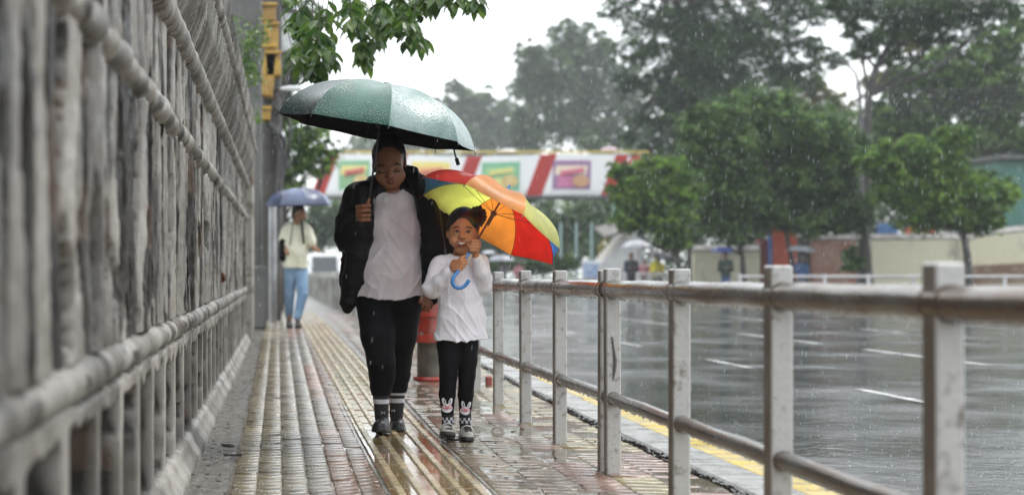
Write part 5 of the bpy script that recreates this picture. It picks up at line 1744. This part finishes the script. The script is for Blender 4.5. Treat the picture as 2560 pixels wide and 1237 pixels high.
sheet('far_pavement', 19, 80, 55.5, 61, -.02, mat('wet_paving', (.20, .195, .18), (.12, .12, .11), sc=1.5, rough=.2, rough2=.4), 5, 5, label='wet pavement on the far side of the road')
wall_px('plaster_wall', 'short cream wall behind the person under the blue umbrella', 1735, 1900, 628, 60, M_cream, cope=M_conc)
wall_px('gate_wall', 'dark red wall panel left of the red gate', 1896, 1932, 596, 60.2, M_dred)
wall_px('red_gate', 'tall bright red gate panel behind the forked small tree', 1932, 1992, 560, 60.3, M_redp, cope=M_dred)
wall_px('blue_post', 'narrow blue post between the dark red and bright red gate panels', 1922, 1930, 580, 60.0, mat('blue_paint', (.05, .12, .35), rough=.4), th=.12, cat='post')
wall_px('grey_wall', 'grey wall right of the red gate', 1994, 2034, 590, 60.6, M_col)  # plain dark grey render
wall_px('brick_wall', 'red brick wall between the red gate and the cream wall', 2032, 2142, 601, 60, M_brickred, cope=M_conc)
wall_px('plaster_wall', 'long stained cream wall behind the round bright tree', 2180, 2440, 600, 60, M_cream, cope=M_conc, pyt2=598)
wall_px('plaster_wall', 'cream wall rising at the right edge of the photo', 2440, 2680, 592, 60, M_cream, cope=M_conc, pyt2=566)
wall_px('dark_wall', 'dark grey wall between the brick wall and the long cream wall', 2140, 2182, 612, 60.3, M_col)
wall_px('rubble_patch', 'low brown earth bank in front of the cream wall at the right edge', 2430, 2680, 664, 59.3, mat('brown_rubble', (.15, .09, .055), (.22, .17, .12), sc=2, rough=.8, bump=.6, bsc=8), th=.7, cat='bank', pyt2=652)
# shed fronts above the wall
for (nm, px0, px1, y0_, y1_, c, lb) in (('tarpaulin', 2190, 2245, 560, 600, (.04, .16, .42), 'blue tarpaulin hanging above the cream wall'), ('tarpaulin', 2262, 2340, 560, 598, (.50, .10, .04), 'orange red tarpaulin right of the blue one'),
                                        ('board', 2350, 2430, 560, 590, (.62, .66, .70), 'white board above the cream wall behind the round tree'), ('tarpaulin', 2000, 2060, 540, 575, (.10, .16, .24), 'faded blue sheet above the brick wall'),
                                        ('tarpaulin', 2270, 2320, 535, 556, (.55, .20, .04), 'small orange sheet above the red tarpaulin')):
    q0, q1 = P(px0, y0_, 62), P(px1, y1_, 62)
    b = MB().box(((q0.x + q1.x) / 2, 62, (q0.z + q1.z) / 2), (q1.x - q0.x, .08, q0.z - q1.z), bev=.02)
    b.tube([(q0.x + .05, 62.1, 0), (q0.x + .05, 62.1, q0.z)], .04, 6).tube([(q1.x - .05, 62.1, 0), (q1.x - .05, 62.1, q0.z)], .04, 6)
    tag(b.build(nm, mat(nm, c, tuple(v * .7 for v in c), sc=1.5, rough=.4)), lb, nm if nm != 'board' else 'board')
gb = thing('green_building', P(2560, 690, 66), 'green-sided shed with dark roof at the right edge', 'building')
q0, q1 = P(2495, 400, 66), P(2680, 580, 66)
MB().box(((q0.x + q1.x) / 2, 67.5, q0.z / 2), (q1.x - q0.x, 3, q0.z)).build('wall', mat('green_sheet', (.03, .13, .10), (.05, .17, .14), sc=1, rough=.4, st=(6, 1, .3)), gb)
MB().box(((q0.x + q1.x) / 2, 67.3, q0.z + .1), (q1.x - q0.x + .4, 3.6, .2)).build('roof', M_col, gb)
for i, px in enumerate((1402, 1441, 1479, 1534)):
    b = MB().tube([P(px, 700, 86), P(px, 556 if i < 3 else 500, 86)], [.075, .06], 8)
    tag(b.build('flag_pole', mat('pale_teal_paint', (.35, .52, .50), rough=.4), smooth=True), 'pale teal flag pole ' + ('left of the other two in the open' , 'in the middle of the three in the open', 'right of the other two in the open', 'taller than the others, next to the bright tree')[i], 'pole', 'pale flag poles')
st_ = thing('stairway', P(1545, 700, 76), 'white solid stairway rising to the footbridge beside the stalls', 'stairway')
q = [P(1490, 700, 76), P(1600, 700, 76), P(1600, 580, 76), P(1575, 575, 76), P(1500, 660, 76)]
b = MB()
b.add([v for v in q] + [v + Vector((0, 2.2, 0)) for v in q], [(0, 1, 2, 3, 4), (9, 8, 7, 6, 5), (3, 8, 9, 4), (2, 7, 8, 3), (1, 6, 7, 2), (4, 9, 5, 0)])
b.build('side_wall', mat('white_plaster', (.66, .67, .67), (.5, .5, .5), sc=.8, rough=.5), st_)
b = MB()
for i in range(9):
    v0 = P(1498 + i * 9, 656 - i * 9, 76)
    b.tube([v0, v0 + Vector((0, 0, .8))], .03, 5)
b.tube([P(1496, 616, 76), P(1580, 530, 76)], .04, 6)
b.build('yellow_handrail', M_yrail, st_)
b = MB()
q0, q1 = P(1512, 590, 75), P(1580, 572, 75)
b.add([q0, q1, q1 + Vector((0, 2.5, .5)), q0 + Vector((0, 2.5, .5)), q0 - Vector((0, 0, .1)), q1 - Vector((0, 0, .1)), q1 + Vector((0, 2.5, .4)), q0 + Vector((0, 2.5, .4))],
      [(0, 1, 2, 3), (7, 6, 5, 4), (0, 4, 5, 1), (1, 5, 6, 2), (2, 6, 7, 3), (3, 7, 4, 0)])
b.build('awning', M_conc, st_)
sb = thing('sign_board', P(1477, 690, 70), 'slanting blue and white sign board standing at the left of the stairway', 'sign')
b = MB().box(P(1477, 676, 70), (.78, .06, .86), rot=Matrix.Rotation(.06, 3, 'Y') @ Matrix.Rotation(-.15, 3, 'X'), bev=.01)
b.build('frame', mat('board_white', (.6, .62, .65), rough=.4), sb)
q = P(1477, 676, 69.9)
MB().box(q, (.66, .03, .62), rot=Matrix.Rotation(.06, 3, 'Y') @ Matrix.Rotation(-.15, 3, 'X')).build('picture', mat('board_blue', (.12, .2, .42), (.4, .48, .6), sc=2.5, rough=.3), sb)
for dx in (-.3, .3): MB().tube([P(1477, 700, 70) + Vector((dx, .1, -.7)), P(1477, 660, 70) + Vector((dx, .1, 0))], .025, 6).build('leg', M_steel, sb)

# far railing
M_fr = mat('far_rail_white', (.55, .55, .55), (.4, .4, .4), sc=2, rough=.4)
fr = thing('far_railing', P(2200, 700, 52), 'low white pipe railing along the far pavement, right of the person with the blue umbrella', 'railing')
xa, xb = P(1850, 0, 54).x, P(2700, 0, 50).x
def fry(x): return 54 - 4 * (x - xa) / (xb - xa)
for nm, z_ in (('top_rail', .82), ('lower_rail', .40)):
    MB().tube([(xa, fry(xa), z_), (xb, fry(xb), z_)], .045, 8).build(nm, M_fr, fr, smooth=True)
x_ = xa
while x_ < xb:
    MB().box((x_, fry(x_) - .0, .40), (.09, .09, 1.0)).build('post', M_fr, fr); x_ += 1.25
bl = thing('balustrade', P(1645, 700, 60), 'short white balustrade at the stalls, in front of the yellow raincoat', 'balustrade')
q0, q1 = P(1596, 686, 60), P(1690, 686, 60)
MB().box(((q0.x + q1.x) / 2, 60, q0.z), (q1.x - q0.x, .2, .12), bev=.02).build('coping', M_fr, bl)
for i in range(7):
    x_ = q0.x + .1 + i * (q1.x - q0.x - .2) / 6
    MB().lathe((x_, 60, -.1), [(.07, 0), (.07, .1), (.04, .2), (.08, .5), (.04, .8), (.06, .9), (.06, q0.z + .04)], 10).build('baluster', M_fr, bl, smooth=True)

# ------------------------------------------------------------------ people in the distance
def bystander(px, py_head, Y, ground, top, trousers, label, skin=(.22, .12, .07), lean=0.0, arm='phone', group='people in the distance', hood=None, height=None):
    """py_head: photo height of the crown of the head"""
    hd = P(px, py_head, Y)
    z0 = ground
    Ht = hd.z - z0
    x = hd.x
    t = thing('person', (x, Y, z0), label, 'person', group)
    u = Ht / 7.5
    h = .02
    B = SDF((x - 2.2 * u, Y - 1.6 * u, z0 - .03), (x + 2.2 * u, Y + 1.2 * u, z0 + Ht + .05), h)
    q = lambda a, b_, c: (x + a * u, Y + b_ * u, z0 + c * u)
    B.ell(q(0, 0, 7.0), (.36 * u, .42 * u, .5 * u), 0); B.cap(q(0, .05, 6.6), q(0, .05, 6.2), .24 * u, .28 * u, .03)
    B.cap(q(-.7, 0, 6.0), q(.7, 0, 6.0), .26 * u, .26 * u, .03); B.cap(q(0, 0, 5.7), q(0, 0, 4.2), .62 * u, .56 * u, .04, 1.4)
    sl = []
    if arm == 'phone':
        for s_ in (-1, 1): sl.append([q(.86 * s_, 0, 5.95), q(1.0 * s_, -.1, 4.7), q(.35 * s_, -.9, 5.0)])
    elif arm == 'up':
        sl.append([q(-.86, 0, 5.95), q(-1.0, -.2, 4.9), q(-.5, -.6, 5.7)]); sl.append([q(.86, 0, 5.95), q(1.05, 0, 4.6), q(1.1, -.2, 3.6)])
    else:
        for s_ in (-1, 1): sl.append([q(.86 * s_, 0, 5.95), q(1.05 * s_, 0, 4.7), q(1.1 * s_, -.2, 3.7)])
    for c in sl:
        B.chain(c, (.24 * u, .2 * u, .15 * u), .02); B.ell(c[2], (.17 * u, .17 * u, .22 * u), .02)
    lg = ((-.32, .1, .0), (.34, -.15, .0))
    for a, b_, c in lg:
        B.chain([q(a, 0, 3.9), q(a, b_ * .5, 2.0), q(a, b_, .3)], (.36 * u, .26 * u, .17 * u), .02)
        B.cap(q(a, b_, .16), q(a, b_ - .6, .14), .16 * u, .15 * u, .02)
    sdf_obj(B, 'body', mat('far_skin', skin, rough=.5), t)
    J_ = SDF((x - 2.2 * u, Y - 1.6 * u, z0 + 3.0 * u), (x + 2.2 * u, Y + 1.2 * u, z0 + Ht + .1), h)
    J_.cap(q(-.7, 0, 5.95), q(.7, 0, 5.95), .34 * u, .34 * u, .04); J_.cap(q(0, 0, 5.7), q(0, 0, 3.7), .74 * u, .78 * u, .04, 1.3)
    for c in sl:
        e = tuple(c[1][i] * .25 + c[2][i] * .75 for i in range(3)); J_.chain([c[0], c[1], e], (.33 * u, .29 * u, .24 * u), .03)
    if hood: J_.ell(q(0, .12, 6.95), (.46 * u, .48 * u, .58 * u), .05); J_.ell(q(0, -.45, 6.9), (.28 * u, .3 * u, .38 * u), .02, 'cut')
    J_.field(lambda X, Y_, Z: (z0 + 3.55 * u) - Z + 0 * X + 0 * Y_, 'cut')
    sdf_obj(J_, 'jacket', top, t)
    T2 = SDF((x - 1.4 * u, Y - 1.3 * u, z0 + .2 * u), (x + 1.4 * u, Y + 1.2 * u, z0 + 4.3 * u), h)
    T2.cap(q(-.25, 0, 3.8), q(.25, 0, 3.8), .5 * u, .5 * u, .03)
    for a, b_, c in lg: T2.chain([q(a, 0, 3.7), q(a, b_ * .5, 2.0), q(a, b_, .5)], (.44 * u, .34 * u, .27 * u), .02)
    T2.field(lambda X, Y_, Z: (z0 + .42 * u) - Z + 0 * X + 0 * Y_, 'cut')
    sdf_obj(T2, 'trousers', trousers, t)
    if not hood:
        Hh = SDF((x - u, Y - u, z0 + 6.2 * u), (x + u, Y + u, z0 + 7.8 * u), h)
        Hh.ell(q(0, .08, 7.1), (.42 * u, .47 * u, .48 * u), 0); Hh.ell(q(0, -.45, 6.8), (.33 * u, .4 * u, .45 * u), 0, 'cut')
        sdf_obj(Hh, 'hair', M_hair, t)
    return t


def cm(name, c): return mat(name, c, tuple(v * .7 for v in c), sc=3, rough=.7)


K_dark, K_green, K_yel, K_blue, K_pink, K_grey = cm('dark_jacket', (.03, .035, .05)), cm('green_jacket', (.03, .055, .045)), cm('yellow_raincoat', (.62, .55, .03)), cm('blue_cloth', (.06, .13, .30)), cm('pink_cloth', (.50, .22, .26)), cm('grey_cloth', (.2, .2, .22))
K_denim = cm('far_denim', (.07, .13, .26))
bystander(1578, 632, 59, 0, K_dark, K_dark, 'person in dark jacket standing under the grey umbrella at the stalls')
bystander(1643, 640, 60.8, 0, K_yel, K_dark, 'person in a hooded yellow raincoat behind the white balustrade', hood=True)
bystander(1612, 648, 61.6, 0, K_pink, K_grey, 'person in pale pink between the dark jacket and the yellow raincoat')
bystander(1814, 630, 57, 0, K_green, K_denim, 'person in dark green jacket under the small blue umbrella', arm='phone')
bystander(2004, 640, 57.5, 0, K_blue, K_grey, 'person in blue under the pale grey umbrella at the red gate', arm='up')
bystander(1258, 652, 78, 0, K_grey, K_dark, 'distant person in grey under the low grey umbrella right of the girl')
bystander(1296, 655, 82, 0, K_pink, K_dark, 'distant person in pink standing behind the railing right of the girl')
bystander(1322, 660, 86, 0, K_dark, K_dark, 'distant person in dark clothes right of the one in pink')
bystander(1222, 655, 84, 0, K_blue, K_dark, 'distant person in blue just right of the girl\'s shoulder')


def far_umbrella(px, py_rim, Y, wpx, c, label, tilt=(0, 0, 1), group='umbrellas in the distance', hp=None, Hk=.42, coat=.3):
    R_ = wpx / 2 * Y / F
    m_ = mat('far_nylon', c, tuple(min(1, v * 1.25) for v in c), sc=1.5, rough=.35, coat=coat, transl=.1)
    umbrella('umbrella', label, 'umbrella', P(px, py_rim, Y), tilt, R_, R_ * Hk, [m_], group=group, handle=hp or P(px - 3, py_rim + 30, Y - .3), rib_mat=M_black_metal, detail=5, ribs=False, shaft_r=.015, stub=.06, sag=.95)


far_umbrella(1598, 620, 59.3, 92, (.34, .34, .37), 'grey umbrella over the person in the dark jacket')
far_umbrella(1652, 646, 61, 76, (.02, .02, .025), 'black umbrella tilted beside the yellow raincoat', tilt=(.25, -.1, 1), hp=P(1640, 670, 60.5), Hk=.6)
far_umbrella(1805, 630, 57, 62, (.05, .08, .30), 'small blue umbrella over the person in the green jacket')
far_umbrella(2005, 628, 57.3, 70, (.35, .37, .42), 'pale grey umbrella in front of the red gate', tilt=(.1, 0, 1))
far_umbrella(1254, 652, 77.6, 70, (.30, .31, .34), 'low grey umbrella right of the girl')
far_umbrella(866, 652, 74, 40, (.42, .05, .08), 'dark red umbrella behind the woman\'s raincoat, by the white van', hp=P(866, 690, 74))
far_umbrella(1222, 634, 86, 36, (.55, .56, .60), 'whitish umbrella just under the rainbow umbrella', hp=P(1222, 670, 86))
for (px, py, wpx, c, lb) in ((1130, 386, 54, (.40, .52, .60), 'pale blue umbrella on the footbridge beside the hanging strap'), (1270, 383, 54, (.45, .45, .46), 'grey umbrella on the footbridge above the green packet'),
                             (1524, 377, 46, (.50, .36, .40), 'pale pink umbrella on the footbridge'), (1549, 388, 44, (.35, .46, .52), 'bluish umbrella on the footbridge, right of the pink one')):
    far_umbrella(px, py, 81.3, wpx, c, lb, group='umbrellas on the footbridge', hp=P(px, py + 40, 81.3))
    bystander(px, py + 6, 81.5, zb + .3, K_grey, K_dark, 'person standing under the ' + lb.split(' umbrella')[0] + ' umbrella on the footbridge', arm='up', group='people on the footbridge')

# ------------------------------------------------------------------ vehicles
def van(px, Y, label, paint, wd=1.65, ht=1.85, ln=3.9):
    x = P(px, 0, Y).x
    t = thing('van', (x, Y, -.1), label, 'van')
    z = -.1
    b = MB()
    prof = [(0, .35), (.0, 1.0), (.12, 1.05), (.55, ht - .06), (.75, ht), (ln - .25, ht), (ln, ht - .25), (ln, .35)]    # front faces the camera
    V_ = []
    for s_ in (-1, 1):
        for (a, c) in prof:
            inset = .10 if c > 1.2 else 0
            V_.append((x + s_ * (wd / 2 - inset), Y + a, z + c))
    n_ = len(prof)
    Fc = [tuple(range(n_ - 1, -1, -1)), tuple(range(n_, 2 * n_))] + [(i, (i + 1) % n_, n_ + (i + 1) % n_, n_ + i) for i in range(n_)]
    b.add(V_, Fc)
    b.build('body', paint, t)
    gl = mat('dark_glass', (.03, .04, .045), rough=.05, spec=.8)
    b = MB()
    a0, c0, a1, c1 = .10, 1.10, .50, ht - .14
    b.add([(x - wd / 2 + .17, Y + a0 - .0, z + c0), (x + wd / 2 - .17, Y + a0, z + c0), (x + wd / 2 - .2, Y + a1 - .03, z + c1), (x - wd / 2 + .2, Y + a1 - .03, z + c1)], [(0, 1, 2, 3)])
    b.build('windscreen', gl, t)
    for s_ in (-1, 1):
        b = MB()
        xx = x + s_ * (wd / 2 - .04)
        b.add([(xx, Y + .7, z + 1.12), (xx, Y + ln - .4, z + 1.12), (xx - s_ * .055, Y + ln - .5, z + ht - .2), (xx - s_ * .055, Y + .85, z + ht - .2)], [(0, 1, 2, 3)])
        b.build('side_window', gl, t)
        MB().box((x + s_ * (wd / 2 - .22), Y - .02, z + .78), (.28, .05, .16), bev=.02).build('headlight', mat('lamp_glass', (.6, .6, .6), rough=.1), t)
        MB().box((x + s_ * (wd / 2 + .08), Y + .5, z + 1.15), (.12, .06, .2), bev=.02).build('mirror', M_blackrub, t)
        for yy in (.75, ln - .7):
            w_ = MB().lathe((x + s_ * (wd / 2 - .12), Y + yy, z + .30), [(.30, -.09), (.30, .09)], 20, axis=(1, 0, 0)).build('tyre', M_blackrub, t, smooth=True)
            MB().lathe((x + s_ * (wd / 2 - .02), Y + yy, z + .30), [(.17, -.02), (.15, .02)], 14, axis=(s_, 0, 0)).build('rim', M_steel, w_)
    MB().box((x, Y - .05, z + .45), (wd, .14, .22), bev=.04).build('bumper', M_steel, t)
    MB().box((x, Y - .015, z + .80), (.6, .03, .12), bev=.01).build('grille', M_blackrub, t)
    MB().box((x, Y - .13, z + .44), (.36, .02, .09)).build('number_plate', M_yrail, t)
    return t


van(812, 72, 'small white van on the road beyond the far parapet', mat('white_car_paint', (.70, .72, .74), rough=.2, coat=.6), 1.5, 1.95)
van(775, 96, 'more distant white van just left of the nearer one', mat('silver_car_paint', (.5, .55, .6), rough=.2, coat=.6), 1.6, 1.95)
van(868, 82, 'yellow and dark vehicle half hidden behind the woman\'s raincoat', mat('yellow_car_paint', (.55, .42, .05), rough=.25, coat=.5), 1.4, 1.3, 3.0)

# ------------------------------------------------------------------ falling rain
r_ = np.random.default_rng(77)
N_ = 7500
Yr = 5.0 + 34 * r_.random(N_) ** .8
Xr = (r_.uniform(-80, 2640, N_) - VX) * Yr / F
Zr = CH - (r_.uniform(-60, 1300, N_) - VY) * Yr / F
ok = (Zr > .1) & (Xr > -.30) & ~((Xr > .1) & (Xr < 1.1) & (Yr > 7.95) & (Yr < 9.0) & (Zr < 1.9))
Xr, Yr, Zr = Xr[ok], Yr[ok], Zr[ok]
k_ = len(Xr)
ln_ = r_.uniform(.008, .020, k_) * (.35 + Yr * .075)
rd = r_.uniform(.0005, .0009, k_) * (.6 + Yr * .06)
tl_ = r_.normal(.10, .03, k_)
V = np.zeros((k_, 8, 3))
c = np.stack([Xr, Yr, Zr], -1)
ax = np.stack([tl_, 0 * tl_, np.ones(k_)], -1)
for i, (h_, w_) in enumerate(((-.5, 0), (0, 1), (.5, 0))):
    pass
V[:, 0] = c - ax * ln_[:, None]
V[:, 1] = c + ax * ln_[:, None]
for i in range(3):
    a_ = 2 * math.pi * i / 3
    V[:, 2 + i] = c + np.stack([rd * math.cos(a_), rd * math.sin(a_), -ln_ * .3], -1)
    V[:, 5 + i] = c + np.stack([rd * math.cos(a_) + tl_ * ln_ * .5, rd * math.sin(a_), ln_ * .3], -1)
base = (np.arange(k_) * 8)[:, None]
Q = []
for i in range(3):
    j = (i + 1) % 3
    Q.append(base + np.array([[0, 2 + j, 2 + i, 2 + i]]) * 1)
tri = [(0, 2 + (i + 1) % 3, 2 + i) for i in range(3)] + [(1, 5 + i, 5 + (i + 1) % 3) for i in range(3)]
quads = []
for i in range(3):
    j = (i + 1) % 3
    tri += [(2 + i, 2 + j, 5 + j), (2 + i, 5 + j, 5 + i)]
T3 = (base[:, None, :] + np.array(tri)[None]).reshape(-1, 3)
tag(link('rain', npmesh('rain', V.reshape(-1, 3), T3, 3), mat('raindrop', (.80, .84, .86), rough=.1, spec=1.0, transl=.5), smooth=True), 'falling raindrops across the whole street', kind='stuff')

# crowns of tiny splashes thrown up from the wet surfaces
k_ = 5200
Ys = 4.2 + 24 * r_.random(k_) ** 1.3
Xs = r_.uniform(-.15, 1.0, k_) * 0 + (r_.uniform(440, 2600, k_) - VX) * Ys / F
okk = Xs > -.3
Xs, Ys = Xs[okk], Ys[okk]; k_ = len(Xs)
Zs = np.where(Xs < 1.86, np.interp(Ys, [9, 24, 300], [0, .135, .135]), np.where(Xs < 2.25, .012, -.098)) + r_.uniform(.003, .02, k_)
cc_ = np.stack([Xs, Ys, Zs], -1)
sz = r_.uniform(.0010, .0028, k_)[:, None]
dirs = np.array([(1, 0, 0), (-1, 0, 0), (0, 1, 0), (0, -1, 0), (0, 0, 1.6), (0, 0, -1.6)], float)
V = (cc_[:, None, :] + dirs[None] * sz[:, None, :]).reshape(-1, 3)
oc = [(0, 2, 4), (2, 1, 4), (1, 3, 4), (3, 0, 4), (2, 0, 5), (1, 2, 5), (3, 1, 5), (0, 3, 5)]
T3 = ((np.arange(k_) * 6)[:, None, None] + np.array(oc)[None]).reshape(-1, 3)
tag(link('rain_splashes', npmesh('rain_splashes', V, T3, 3), bpy.data.materials['raindrop'], smooth=True), 'tiny splashes of rain jumping off the wet paving and road', kind='stuff')

# ------------------------------------------------------------------ rain haze
hz = MB().box((70, 160, 26), (380, 370, 55.2))
ho = hz.build('haze', bpy.data.materials.new('haze'))
hm = ho.data.materials[0]
hm.use_nodes = True
hn = hm.node_tree.nodes; hn.clear()
oo = hn.new("ShaderNodeOutputMaterial"); pv = hn.new("ShaderNodeVolumePrincipled")
pv.inputs['Color'].default_value = (.93, .96, 1.0, 1)
pv.inputs['Density'].default_value = .0006
pv.inputs['Anisotropy'].default_value = .2
hm.node_tree.links.new(pv.outputs[0], oo.inputs['Volume'])
tag(ho, 'thin rain haze over the street', kind='stuff')
